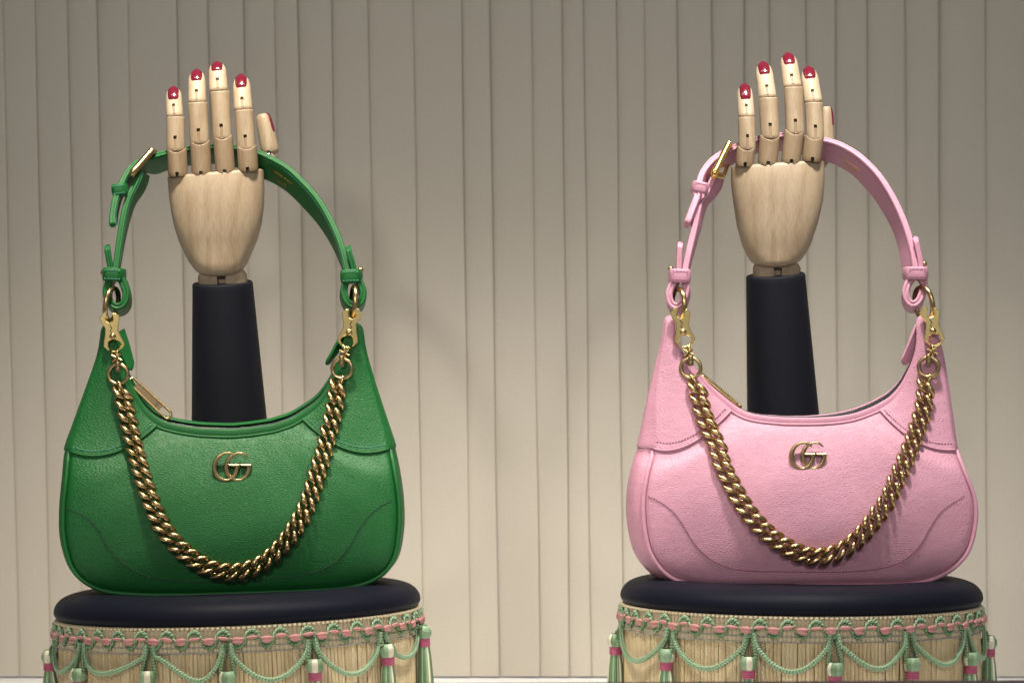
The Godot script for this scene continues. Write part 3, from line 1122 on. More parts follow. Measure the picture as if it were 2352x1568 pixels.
func pink_bag() -> Dictionary:
	return {
		"hide": "pink", "label": "pale pink grained leather shoulder bag with gold chain, hung from the right wooden hand",
		"I": [Vector2(1552, 722), Vector2(1554, 784), Vector2(1581, 836), Vector2(1625, 893), Vector2(1680, 942), Vector2(1705, 957), Vector2(1725, 964), Vector2(1750, 968.5), Vector2(1773, 970.7), Vector2(1790, 972), Vector2(1808, 973), Vector2(1828, 973.5), Vector2(1846, 973.6), Vector2(1866, 973.4), Vector2(1888, 972.7), Vector2(1905, 971.8), Vector2(1920, 970.7), Vector2(1945, 967.5), Vector2(1970, 962), Vector2(1998, 952), Vector2(2022, 941), Vector2(2058, 915), Vector2(2085, 870), Vector2(2105, 800), Vector2(2104, 722)],
		"O": [Vector2(1532, 722), Vector2(1523, 785), Vector2(1512, 850), Vector2(1504, 928), Vector2(1503, 1030), Vector2(1490, 1090), Vector2(1481, 1150), Vector2(1484, 1215), Vector2(1500, 1275), Vector2(1545, 1325), Vector2(1627, 1343.5), Vector2(1740, 1345), Vector2(1860, 1343), Vector2(1980, 1342), Vector2(2090, 1339), Vector2(2165, 1318), Vector2(2218, 1272), Vector2(2238, 1210), Vector2(2238, 1150), Vector2(2216, 1088), Vector2(2196, 1032), Vector2(2184, 950), Vector2(2172, 870), Vector2(2161, 800), Vector2(2132, 720)],
		"B": [Vector2(0, 0), Vector2(0, 8), Vector2(-2, 24), Vector2(-8, 46), Vector2(-16, 68), Vector2(-10, 56), Vector2(-4, 36), Vector2(0, 18), Vector2(0, 6), Vector2(0, 0), Vector2(0, 0), Vector2(0, 0), Vector2(0, 0), Vector2(0, 0), Vector2(0, 0), Vector2(0, 0), Vector2(0, 6), Vector2(0, 16), Vector2(0, 30), Vector2(1, 46), Vector2(2, 57), Vector2(0, 40), Vector2(0, 22), Vector2(0, 8), Vector2(0, 0)],
		"zl": [10.0, 12.0, 14.0, 18.0, 22.0, 26.0, 29.0, 30.0, 31.0, 32.0, 32.0, 32.0, 32.0, 32.0, 32.0, 32.0, 31.0, 30.0, 29.0, 26.0, 22.0, 18.0, 14.0, 12.0, 10.0],
		"zg": [8.0, 10.0, 14.0, 28.0, 50.0, 76.0, 84.0, 88.0, 90.0, 90.0, 90.0, 90.0, 90.0, 90.0, 90.0, 90.0, 90.0, 88.0, 84.0, 76.0, 50.0, 28.0, 14.0, 10.0, 8.0],
		"bulge": [3.0, 6.0, 10.0, 18.0, 26.0, 34.0, 38.0, 42.0, 44.0, 46.0, 47.0, 48.0, 48.0, 48.0, 47.0, 46.0, 44.0, 42.0, 38.0, 34.0, 26.0, 18.0, 10.0, 6.0, 3.0],
		"gb": [1.0, 2.0, 6.0, 16.0, 36.0, 40.0, 40.0, 39.0, 34.0, 22.0, 10.0, 4.0, 3.0, 3.0, 3.0, 4.0, 5.0, 6.0, 6.0, 6.0, 7.0, 5.0, 4.0, 2.0, 1.0],
		"rim": [0.0, 2.0, 8.0, 12.0, 15.0, 15.0, 15.0, 15.0, 15.0, 15.0, 15.0, 15.0, 15.0, 15.0, 15.0, 15.0, 15.0, 15.0, 15.0, 15.0, 15.0, 13.0, 8.0, 2.0, 0.0],
		"far": [0.0, 0.0, 0.0, 0.0, 0.0, 1.0, 2.0, 2.0, 3.0, 3.0, 3.0, 4.0, 4.0, 5.0, 6.0, 7.0, 8.0, 10.0, 11.0, 12.0, 12.0, 11.0, 6.0, 0.0, 0.0],
		"stitch": [Vector2(1489, 1140), Vector2(1517, 1153), Vector2(1546, 1175), Vector2(1568, 1204), Vector2(1590, 1241), Vector2(1612, 1266.6), Vector2(1641, 1288.6), Vector2(1685, 1305), Vector2(1736.5, 1311), Vector2(1846, 1313), Vector2(1956, 1312.4), Vector2(2022, 1305), Vector2(2066, 1292), Vector2(2095, 1272), Vector2(2117, 1248), Vector2(2135.6, 1215), Vector2(2161, 1177), Vector2(2187, 1156.7), Vector2(2218, 1138.4)],
		"emblem": Vector2(1855.5, 1047), "esize": 0.95, "tape": 1.0, "phase": 2.2, "foil_lift": 10,
		"pull": [Vector3(1612, 860, -6), Vector3(1702, 935, -2)], "pull_side": Vector3(0.15, 0.22, -1),
		"tabs": [[[Vector3(2066, 836, 4), Vector3(2086, 790, 6), Vector3(2104, 745, 6)], [Vector3(2084, 842, -8), Vector3(2106, 800, -10), Vector3(2122, 750, -12)]]],
		"ribbons": [
			["upper_strap", [Vector3(1574, 525, -20), Vector3(1587, 487, -38), Vector3(1600, 452, -58), Vector3(1604, 425, -76), Vector3(1614, 394, -98), Vector3(1636, 366, -120), Vector3(1662, 348, -140), Vector3(1693, 334, -156), Vector3(1745, 316, -168), Vector3(1790, 309, -172), Vector3(1840, 309, -170), Vector3(1892, 318, -160), Vector3(1930, 329, -148), Vector3(1969, 351, -132), Vector3(2004, 381.6, -112), Vector3(2031, 414.5, -94), Vector3(2057, 458.5, -74), Vector3(2077, 502.4, -54), Vector3(2092, 546, -36), Vector3(2102, 586, -20), Vector3(2106, 625, -8)], [Vector3(1580, 520, -88), Vector3(1595, 489, -104), Vector3(1611, 457, -122), Vector3(1616, 432, -142), Vector3(1628, 404, -164), Vector3(1650, 384, -186), Vector3(1674, 378, -203), Vector3(1700, 362, -220), Vector3(1748, 345, -233), Vector3(1790, 342, -236), Vector3(1840, 350, -232), Vector3(1895, 366, -216), Vector3(1925, 377, -202), Vector3(1962, 399, -188), Vector3(1992, 430, -168), Vector3(2019, 463, -148), Vector3(2042, 500, -132), Vector3(2060, 538, -114), Vector3(2070, 572, -98), Vector3(2075, 600, -84), Vector3(2082, 630, -72)], 15, 150, true, true],
			["lower_strap", [Vector3(1571, 634, -8), Vector3(1577, 600, -22), Vector3(1586, 560, -36), Vector3(1595, 520, -52), Vector3(1605, 471.6, -72), Vector3(1618, 447, -86), Vector3(1632, 420, -100), Vector3(1640, 402, -108)], [Vector3(1575, 634, -76), Vector3(1583, 601, -90), Vector3(1594, 562, -104), Vector3(1605, 523, -118), Vector3(1618, 476, -138), Vector3(1636, 455, -150), Vector3(1652, 433, -162), Vector3(1658, 412, -170)], 15, 60, false, true],
			["strap_loop", [Vector3(1556, 634, 0), Vector3(1545, 652, 4), Vector3(1537, 672, 8), Vector3(1540, 692, 10), Vector3(1552, 702, 12), Vector3(1566, 694, 10), Vector3(1574, 672, 6), Vector3(1575, 652, 2), Vector3(1568, 634, 0)], [Vector3(1558, 640, -68), Vector3(1547, 665, -66), Vector3(1539, 685, -64), Vector3(1542, 706, -60), Vector3(1554, 718, -60), Vector3(1568, 709, -62), Vector3(1577, 686, -64), Vector3(1578, 665, -66), Vector3(1571, 640, -68)], 17, 50, false, false],
			["strap_tongue", [Vector3(1564, 554, -8), Vector3(1561, 580, -6), Vector3(1560, 608, -4), Vector3(1559, 640, 0)], [Vector3(1562, 555, -74), Vector3(1560, 581, -72), Vector3(1559, 610, -70), Vector3(1558, 642, -68)], 13, 24, true, true],
			["strap_loop", [Vector3(2098, 634, 0), Vector3(2087, 650, 4), Vector3(2081, 672, 8), Vector3(2087, 690, 10), Vector3(2099, 697, 12), Vector3(2112, 688, 10), Vector3(2120, 668, 6), Vector3(2124, 650, 2), Vector3(2116, 634, 0)], [Vector3(2096, 640, -68), Vector3(2085, 657, -66), Vector3(2079, 686, -64), Vector3(2085, 706, -60), Vector3(2097, 713, -60), Vector3(2110, 703, -62), Vector3(2118, 682, -64), Vector3(2122, 656, -66), Vector3(2114, 640, -68)], 17, 50, false, false],
			["strap_tongue", [Vector3(2103, 541, -12), Vector3(2109, 570, -9), Vector3(2115, 600, -6), Vector3(2117, 640, -2)], [Vector3(2102, 543, -78), Vector3(2108, 572, -75), Vector3(2114, 602, -72), Vector3(2116, 642, -70)], 13, 24, true, true],
		],
		"keepers": [[Vector3(1561, 634, -34), Vector3(49, 32, 92), -2], [Vector3(2103, 628, -34), Vector3(53, 30, 92), 0], [Vector3(1607, 432, -112), Vector3(38, 27, 98), -12]],
		"studs": [Vector3(1541, 617, -34), Vector3(2124, 606, -34)],
		"buckle": [Vector3(1674, 331, -124), Vector3(1640, 401, -86), Vector3(1686, 340, -210), Vector3(1662, 405, -172)],
		"rings": [[Vector3(1558, 700, 0), Vector2(34, 36), -68, 0], [Vector3(2123, 697, 0), Vector2(34, 38), -62, 10]],
		"foil": [["MADE IN ITALY", 0.55, Vector3(1930, 350, -168), Vector3(1988, 391, -140), Vector3(1925, 388, -212), false], ["Gucci", 0.85, Vector3(1938, 368, -184), Vector3(1980, 396, -160), Vector3(1930, 400, -222), true]],
		"chain": [Vector2(1603, 893), Vector2(1609, 924), Vector2(1617.5, 955), Vector2(1630, 988), Vector2(1645, 1018), Vector2(1656, 1058), Vector2(1670.6, 1091), Vector2(1689, 1127), Vector2(1711, 1164), Vector2(1736.5, 1197), Vector2(1766, 1226), Vector2(1799, 1250), Vector2(1832, 1268), Vector2(1864.6, 1277), Vector2(1894, 1277), Vector2(1927, 1268), Vector2(1956, 1250), Vector2(1985.5, 1222.6), Vector2(2011, 1190), Vector2(2037, 1153), Vector2(2055, 1113), Vector2(2073, 1072.5), Vector2(2090, 1032), Vector2(2106, 988), Vector2(2119, 948), Vector2(2124, 922), Vector2(2127, 890)],
		"clasps": [[Vector3(1569.8, 761.6, 30), 1.0, Vector3(1587, 845, 34), Vector3(1602, 887, 34)], [Vector3(2143.7, 759.5, 30), 1.0, Vector3(2134, 843, 34), Vector3(2126, 884, 34)]],
	}

# ---------------------------------------------------------------- the jointed wooden hands
func frame_of(a: Vector3, b: Vector3) -> Basis:         # x to the side, y along a-b, z to the front
	var y := (b - a).normalized()
	var z := (Vector3(0, 0, 1) - y * y.z).normalized()
	return Basis(y.cross(z), y, z)

func turned(s: Shape, a: Vector3, b: Vector3, prof: Array, slots: Array, squash := 0.94) -> void:
	# a turned wooden piece: prof rows are [distance from a in K, radius in K, dip of the row at front and back in K]; slots are pairs of row numbers
	var fr := frame_of(a, b)
	var n := 36
	var rows := []
	for q in prof:
		var row := []
		for k in n:
			var an := TAU * k / n
			var c := cos(an)
			row.append(a + fr * (Vector3(sin(an) * q[1], q[0] - q[2] * c * c, c * (q[3] if q.size() > 3 else q[1] * squash)) * K))
		rows.append(row)
	var skip := {}
	for sl in slots:
		for j in range(sl[0], sl[1]):
			skip[j * 1000] = true
			skip[j * 1000 + n - 1] = true
	s.grid(rows, true, true, skip)
	s.fan(a + fr * (Vector3(0, prof[0][0], 0) * K), rows[0], false)
	s.fan(a + fr * (Vector3(0, prof[-1][0] - 1.5, 0) * K), rows[-1], true)
	for sl in slots:                                      # the slot is a real mortise, cut into the wood
		var lo: Array = rows[sl[0]]
		var hi: Array = rows[sl[1]]
		var inn := -fr.z * 17.0 * K
		var q := [lo[n - 1], lo[1], hi[1], hi[n - 1]]
		for m in 4:
			s.quad(q[m], q[(m + 1) % 4], q[(m + 1) % 4] + inn, q[m] + inn)
		s.quad(q[0] + inn, q[1] + inn, q[2] + inn, q[3] + inn)

func tip_shape(L: float, r: float, d: float) -> Vector2:     # half width and half depth of a fingertip at d from its lower end
	var x := clampf((d - L * 0.60) / (L * 0.40), 0.0, 1.0)
	var z := clampf((d - L * 0.46) / (L * 0.54), 0.0, 1.0)
	var w := r * lerpf(1.0, 0.94, clampf(d / L * 1.3, 0, 1))
	return Vector2(w * pow(maxf(1.0 - pow(x, 2.3), 0.0), 0.5), r * 0.92 * pow(maxf(1.0 - pow(z, 2.2), 0.0), 0.62))

func finger(parent: Node3D, F: Dictionary, wood: Array) -> void:
	var f := holder("finger", parent)
	var a := PV(F.p0)
	var b := PV(F.p1)
	var L := (b - a).length() / K
	var r: float = F.rp
	var s := Shape.new()
	turned(s, a, b, [[0, r * 0.86, 0], [1.2, r * 0.97, 0], [11, r, 0], [L * 0.5, r, 0], [L - 14, r, 2.0], [L - 5, r, 8.0], [L - 0.8, r - 0.4, 11.0], [L, r - 1.4, 11.0], [L - 1.5, r - 3.0, 10.0], [L - 14, r - 5, 3]], [[0, 2]])
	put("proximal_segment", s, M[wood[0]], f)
	var c := PV(F.m0)
	var d := PV(F.m1)
	L = (d - c).length() / K
	r = F.rm
	s = Shape.new()
	turned(s, c, d, [[-6, r * 0.5, 0], [-2, r * 0.80, 0], [3, r * 0.93, 0], [9, r, 0], [28, r, 0], [36.5, r, 0], [L * 0.7, r * 1.01, 0], [L - 4, r * 1.02, 1], [L - 1, r * 1.01, 1.6], [L, r * 0.93, 1.6]], [[4, 5]])
	put("middle_segment", s, M[wood[1]], f)
	s = Shape.new()
	var fr := frame_of(c, d)
	s.box(Transform3D(fr, c + fr * (Vector3(0, 14.5, r * 0.94 - 2.2) * K)), Vector3(6.4, 28, 5.2) * K, 0.7 * K)
	put("tenon", s, M.wood_dark, f)
	var e := PV(F.t0)
	var g := PV(F.t1)
	L = (g - e).length() / K
	r = F.rt
	s = Shape.new()
	var prof := [[-1.5, r * 0.82, 1.0], [1.5, r * 0.96, 1.0], [6, r, 0], [19.5, r * 0.99, 0], [27.5, r * 0.985, 0]]
	for k in 15:
		var dd := lerpf(32.0, L, sin(k / 14.0 * PI * 0.5))
		var sh := tip_shape(L, r, dd)
		prof.append([dd, maxf(sh.x, 0.4), 0, maxf(sh.y, 0.4)])
	turned(s, e, g, prof, [[3, 4]], 0.92)
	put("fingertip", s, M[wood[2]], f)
	fr = frame_of(e, g)
	s = Shape.new()
	s.box(Transform3D(fr, e + fr * (Vector3(0, 11, r * 0.90 - 2.2) * K)), Vector3(6.0, 21, 5.2) * K, 0.7 * K)
	put("tenon", s, M.wood_dark, f)
	# the painted nail
	s = Shape.new()
	var rows := []
	for j in 19:
		var q := j / 18.0
		var d0: float = L - F.nh * 1.42 * pow(q, 1.5)
		var sh := tip_shape(L, r, minf(d0, L * 0.997))
		var half: float = minf(F.nw, sh.x * 0.98) * (1.0 if q < 0.75 else lerpf(1.0, 0.90, (q - 0.75) / 0.25))
		var row := []
		for i in 19:
			var x := i / 18.0 * 2.0 - 1.0
			var low := 2.2 * (1.0 - x * x) * pow(q, 4.0)
			var z := sh.y * sqrt(maxf(1.0 - pow(x * half / maxf(sh.x, 0.1), 2.0), 0.0))
			var lift := 1.8 - 2.0 * pow(absf(x), 10.0) - 1.9 * pow(q, 20.0)
			row.append(e + fr * (Vector3(x * (half + 0.4), d0 - low + (1.2 if j < 3 else 0.0), z + lift) * K))
		rows.append(row)
	s.grid(rows)
	put("nail", s, M.nail, f)

func hand(H: Dictionary) -> void:
	var t := thing("mannequin_hand", P(H.arm[2].x, H.arm[2].y, H.arm[2].z), H.label, "mannequin hand", "jointed wooden display hands")
	# forearm: a tapered cylinder bound in navy cloth
	var s := Shape.new()
	var a := PV(H.arm[0])
	var b := PV(H.arm[2])
	s.lathe(a, b, [[0.0, 0.0], [0.0, 60 * K], [0.0, (H.ar[0] - 3) * K], [0.004, H.ar[0] * K], [0.02, (H.ar[0] + 0.5) * K], [0.48, H.ar[1] * K], [1.0, H.ar[2] * K], [1.0, 0.0]], 56)
	put("forearm", s, M.arm, t)
	for q in H.wraps:                                     # edges of the binding
		s = Shape.new()
		var c := a.lerp(b, q[0])
		var r := lerpf(H.ar[0], H.ar[2], q[0]) * K
		var arc := []
		for k in 21:
			var an: float = lerpf(q[1], q[2], k / 20.0)
			arc.append(c + Vector3(sin(an) * r, -0.02 * r * sin(an * 2.0) * q[3], cos(an) * r))
		s.tube(arc, 0.6 * K, 6)
		put("binding_edge", s, M.arm, t)
	s = Shape.new()
	turned(s, PV(H.wrist[0]), PV(H.wrist[1]), [[-4, H.wr * 0.95, 0], [0, H.wr, 0], [24, H.wr, 0], [34, H.wr * 0.9, 0]], [[1, 2]], 0.62)
	put("wrist", s, M.wood, t)
	# palm
	var rows := []
	for q in H.palm:
		var row := []
		var l := P(q[0], q[1], H.pz)
		var r := P(q[2], q[3], H.pz)
		var c := (l + r) * 0.5
		var h := (r - l) * 0.5
		for k in 48:
			var an := TAU * k / 48.0
			row.append(c + h * signf(sin(an)) * pow(absf(sin(an)), 0.86) + Vector3(0, 0, signf(cos(an)) * pow(absf(cos(an)), 0.86) * q[4] * K))
		rows.append(row)
	s = Shape.new()
	s.grid(rows, true)
	var top: Array = []
	var mid := Vector3.ZERO
	for p in rows[0]:
		mid += p / 48.0
	for p in rows[0]:
		top.append(p.lerp(mid, 0.05) + Vector3(0, 1.6 * K, 0))
	s.grid([top, rows[0]], true)
	s.fan(mid + Vector3(0, 1.6 * K, 0), top, true)
	put("palm", s, M.wood, t)
	for F in H.fingers:
		finger(t, F, ["wood_tan_shaded", "wood", "wood_lit"])
	# thumb, behind the strap
	var th := holder("thumb", t)
	var p0 := PV(H.thumb[0])
	var p1 := PV(H.thumb[1])
	var p2 := PV(H.thumb[2])
	var L := (p1 - p0).length() / K
	s = Shape.new()
	var prof := []
	for k in 15:
		var q := k / 14.0
		var x := q * 2.0 - 1.0
		prof.append([L * (0.5 - 0.5 * cos(q * PI)), maxf(lerpf(H.tr[0], H.tr[1], q) * pow(maxf(1.0 - pow(absf(x), 3.2), 0.0), 0.5) if k > 0 and k < 14 else 0.4, 0.4), 0])
	turned(s, p0, p1, prof, [], 0.9)
	put("fingertip", s, M.wood, th)
	s = Shape.new()
	turned(s, p2, p0, [[0, H.tr[0] * 0.9, 0], [(p0 - p2).length() / K * 0.8, H.tr[0] * 0.9, 0], [(p0 - p2).length() / K, H.tr[0] * 0.7, 0]], [])
	put("proximal_segment", s, M.wood, th)
	s = Shape.new()
	var fr := frame_of(p0, p1)
	rows = []
	for j in 13:
		var q := j / 12.0
		var d0 := L * lerpf(0.985, 0.985 - H.tn, q)
		var qq := acos(clampf(1.0 - 2.0 * d0 / L, -1, 1)) / PI
		var rr := maxf(lerpf(H.tr[0], H.tr[1], qq) * pow(maxf(1.0 - pow(absf(qq * 2.0 - 1.0), 3.2), 0.0), 0.5), 3.0)
		var row := []
		for i in 11:
			var x := i / 10.0 * 2.0 - 1.0
			var an := deg_to_rad(H.ta) + x * 0.75
			var lift := 1.6 - 2.2 * pow(absf(x), 8.0) - 2.0 * pow(q, 12.0)
			row.append(p0 + fr * (Vector3(sin(an) * (rr + lift), d0, cos(an) * (rr * 0.9 + lift)) * K))
		rows.append(row)
	s.grid(rows)
	put("nail", s, M.nail, th)
	s = Shape.new()
	s.lathe(PV(H.pin) + Vector3(0, 0, 0), PV(H.pin) + Vector3(0, 0, 10 * K), [[0, 0], [0, 5.5 * K], [0.9, 5.5 * K], [1.0, 4.5 * K], [0.8, 3.5 * K], [0.8, 0]], 14)
	put("joint_pin", s, M.teeth, th)

# ---------------------------------------------------------------- the fringed stools
func on_ring(c: Vector3, r: float, y: float, a: float) -> Vector3:
	return c + Vector3(sin(a) * r, y, cos(a) * r) * K

func knit(s: Shape, path: Array, r: float, c: Vector3, bead: Shape) -> void:
	# a knitted cord: stitches in slanting pairs over a core
	var n := int(length_of(path) / K / (r * 1.35))
	var e := even(path, maxi(n, 3))
	s.tube(e, r * 0.55 * K, 6)
	for i in e.size():
		var x: Vector3 = (e[mini(i + 1, e.size() - 1)] - e[maxi(i - 1, 0)]).normalized()
		var o: Vector3 = Vector3(e[i].x - c.x, 0, e[i].z - c.z).normalized()
		o = (o - x * o.dot(x)).normalized()
		var y := o.cross(x)
		for q in [[0.62, 1.0], [-0.62, -1.0], [2.2, -1.0], [-2.2, 1.0]]:
			var out: Vector3 = o * cos(q[0]) + y * sin(q[0])
			var dir: Vector3 = (x + y * 0.55 * q[1] * signf(cos(q[0]))).normalized()
			var w := out.cross(dir).normalized()
			s.add(bead, Transform3D(Basis(dir * r * 0.98, w * r * 0.52, dir.cross(w).normalized() * r * 0.50), e[i] + out * r * 0.70 * K))

func stool(S: Dictionary) -> void:
	var c: Vector3 = S.at
	var t := thing("fringed_stool", c, S.label, "stool", "fringed display stools")
	var R: float = S.R
	# cushion
	var s := Shape.new()
	var prof := [[-12, 0.0], [-12, R - 40], [-6, R - 12], [0, R - 4], [7, R + 2], [15, R + 5], [23, R + 4], [31, R + 1], [40, R - 6], [48, R - 17], [54, R - 34], [57.5, R - 56], [58.5, R - 86], [56.5, R - 130], [52, R - 200], [51, 60], [51, 0.0]]
	var sp := []
	for q in prof:
		sp.append(Vector3(q[0], q[1], 0))
	var rows := []
	for i in 61:
		var q: Vector3 = cr(sp, i / 60.0 * (sp.size() - 1))
		rows.append([q.x, maxf(q.y, 0.0) * K])
	for q in rows:
		q[0] = q[0] * K / 0.1
	s.lathe(c, c + Vector3(0, 0.1, 0), rows, 120)
	put("cushion", s, M.satin, t)
	# woven band with its ribs
	rows = []
	for q in [[0, 4], [-2, 0], [-20, 0.5], [-40, 1.0], [-42, 2.4], [-44, 1.0], [-52, 1.2], [-54, 2.6], [-57, 1.0], [-60, -4]]:
		var row := []
		for k in 1000:
			row.append(on_ring(c, R - 2 + q[1] + [1.1, 1.4, 1.1, -1.9][k % 4] - (6 if q[0] == 0 else 0), q[0], TAU * k / 1000.0))
		rows.append(row)
	s = Shape.new()
	s.grid(rows, true, false)
	put("woven_band", s, M.braid, t)
	for y in [-45.0, -57.0]:
		s = Shape.new()
		for strand in 2:
			var line := []
			for i in 1200:
				var a := TAU * i / 1200.0
				line.append(on_ring(c, R + 1.6 + 1.0 * cos(a * 200 + PI * strand), y + 1.0 * sin(a * 200 + PI * strand), a))
			s.tube(line, 1.2 * K, 4, true)
		put("heading_cord", s, M.cord_grey, t)
	s = Shape.new()
	for k in 232:
		var a := TAU * k / 232.0
		s.ball(on_ring(c, R + 1, -4.0 + rng.randf_range(-0.5, 0.5), a), Vector3(5.3, 3.8, 4.2) * K, Basis(Vector3(0, 1, 0), a), 5, 8)
	put("beaded_edge", s, M.braid, t, "stuff")
	# two pairs of twisted green cords that cross each other in waves
	var waves := 42
	var n := 1800
	for side in [1.0]:
		for off in [4.7, -4.7]:
			s = Shape.new()
			for strand in 2:
				var path := []
				for i in n:
					var a := TAU * i / n
					var ph := a * waves
					var y: float = -28.0 + 14.0 * signf(cos(ph)) * pow(absf(cos(ph)), 0.68) + off
					var tw: float = a * roundf(R / 1.9) + PI * strand
					path.append(on_ring(c, R + 4.5 + 1.6 * sin(ph * 2.0) + 2.6 * cos(tw), y + 2.6 * sin(tw), a))
				s.tube(path, 2.5 * K, 5, true)
			put("twisted_cord", s, M.cord_green if off > 0 else M.cord_mid, t)
	# the pink ribbon that is threaded through: knots and the bows between them
	s = Shape.new()
	var rib := []
	for i in 960:
		var a := TAU * i / 960.0
		rib.append(on_ring(c, R + 6.5 - 1.0 * cos(a * waves), -26.5 + 4.5 * cos(a * waves) + 0.8 * sin(a * 37.0), a))
	s.tube(rib, 1.9 * K, 7, true)
	put("pink_ribbon", s, M.ribbon_pink, t)
	var knots := []
	for v in 3:
		var k := Shape.new()
		k.ball(Vector3(0, 2.6, 0) * K, Vector3(14.0, 5.2, 4.6) * K, Basis(Vector3(0, 0, 1), 0.05 * v), 8, 12)
		k.ball(Vector3(0, -2.8 - v * 0.4, 0) * K, Vector3(13.5, 5.0, 4.6) * K, Basis(Vector3(0, 0, 1), -0.06 * v), 8, 12)
		knots.append(k.mesh(Vector3.ZERO))
	for k in waves:
		var a := TAU * (k + 0.5) / waves
		put_mesh("ribbon_knot", knots[rng.randi() % 3], M.ribbon_pink, t, Transform3D(Basis(Vector3(0, 1, 0), a) * Basis(Vector3(0, 0, 1), rng.randf_range(-0.12, 0.12)), on_ring(c, R + 10.0, -31.0 + rng.randf_range(-1, 1), a)), "ribbon_knot" if k == 0 else "ribbon_knot_%03d" % k)
	var bow := Shape.new()
	bow.ball(Vector3.ZERO, Vector3(14.0, 4.4, 3.6) * K, Basis(), 8, 12)
	var bow_mesh := bow.mesh(Vector3.ZERO)
	for k in waves:
		var a := TAU * k / waves
		put_mesh("ribbon_bow", bow_mesh, M.ribbon_pink, t, Transform3D(Basis(Vector3(0, 1, 0), a) * Basis(Vector3(0, 0, 1), rng.randf_range(-0.2, 0.2)).scaled(Vector3(1, rng.randf_range(0.75, 1.15), 1)), on_ring(c, R + 9.5, -24.5 + rng.randf_range(-1, 1), a)), "ribbon_bow" if k == 0 else "ribbon_bow_%03d" % k)
	# drum behind the fringe
	s = Shape.new()
	s.lathe(c + Vector3(0, -262, 0) * K, c + Vector3(0, -14, 0) * K, [[0, 0], [0, (R - 14) * K], [1, (R - 14) * K], [1, 0]], 90)
	put("drum", s, M.drum, t)
	# fringe: knitted strands, one by one
	var kinds := []
	for v in 6:
		var b := Shape.new()
		rows = []
		for j in 17:
			var y := -lerpf(0.0, 204.0, j / 16.0)
			var row := []
			var dx := sin(j * 0.5 + v * 1.3) * 1.1 * j / 16.0 + (v - 2.5) * 0.25 * j / 16.0
			for k in 10:
				var a := -PI * 0.5 + TAU * k / 10.0
				row.append(Vector3(sin(a) * 4.95 + dx, y, cos(a) * (3.0 + 0.2 * v)) * K)
			rows.append(row)
		b.grid(rows, true, false)
		kinds.append(b.mesh(Vector3.ZERO))
	var count := 284
	for k in count:
		var a: float = TAU * k / count + rng.randf_range(-0.0022, 0.0022)
		put_mesh("fringe_strand", kinds[rng.randi() % 6], M["strand%d" % (rng.randi() % 4)], t,
			Transform3D(Basis(Vector3(0, 1, 0), a + rng.randf_range(-0.1, 0.1)) * Basis(Vector3(0, 0, 1), rng.randf_range(-0.008, 0.008)), on_ring(c, R - 4 + rng.randf_range(-1.5, 1.5), -56, a)),
			"fringe_strand" if k == 0 else "fringe_strand_%03d" % k)
	# tassels and the cords that swing between them
	var bead := Shape.new()
	bead.ball(Vector3.ZERO, Vector3.ONE * K, Basis(), 5, 7)
	var angles: Array = S.tassels.duplicate()
	var first: float = angles[0]
	var last: float = angles[-1]
	var more := int(round((360.0 - last + first) / 28.0))
	for k in range(1, more):
		angles.append(last + (360.0 - last + first) * k / more)
	for k in angles.size():
		var a0 := deg_to_rad(angles[k])
		var a1 := deg_to_rad(angles[(k + 1) % angles.size()] + (360.0 if k == angles.size() - 1 else 0.0))
		var gap := 13.0 / R
		var q: Array = S.sags[k] if k < S.sags.size() else [rng.randf_range(54, 64), rng.randf_range(-0.1, 0.1)]
		var path := []
		for i in 19:
			var u := i / 18.0
			var w := pow(u, 1.0 + q[1] * 1.4)
			var y: float = -62.0 - q[0] * pow(maxf(sin(PI * w), 0.0), 0.8)
			path.append(on_ring(c, R + 7.0 + 6.0 * sin(PI * u), y, lerpf(a0 + gap, a1 - gap, u)))
		path.push_front(on_ring(c, R + 5, -40, a0 + gap * 0.75))
		path.append(on_ring(c, R + 5, -40, a1 - gap * 0.75))
		s = Shape.new()
		knit(s, path, 5.1, c, bead)
		put("swag_cord", s, M.cord_green, t)
		tassel(t, c, R, a0, S.drop[k] if k < S.drop.size() else -100.0, bead)
	t.rotation.z = deg_to_rad(S.tilt)

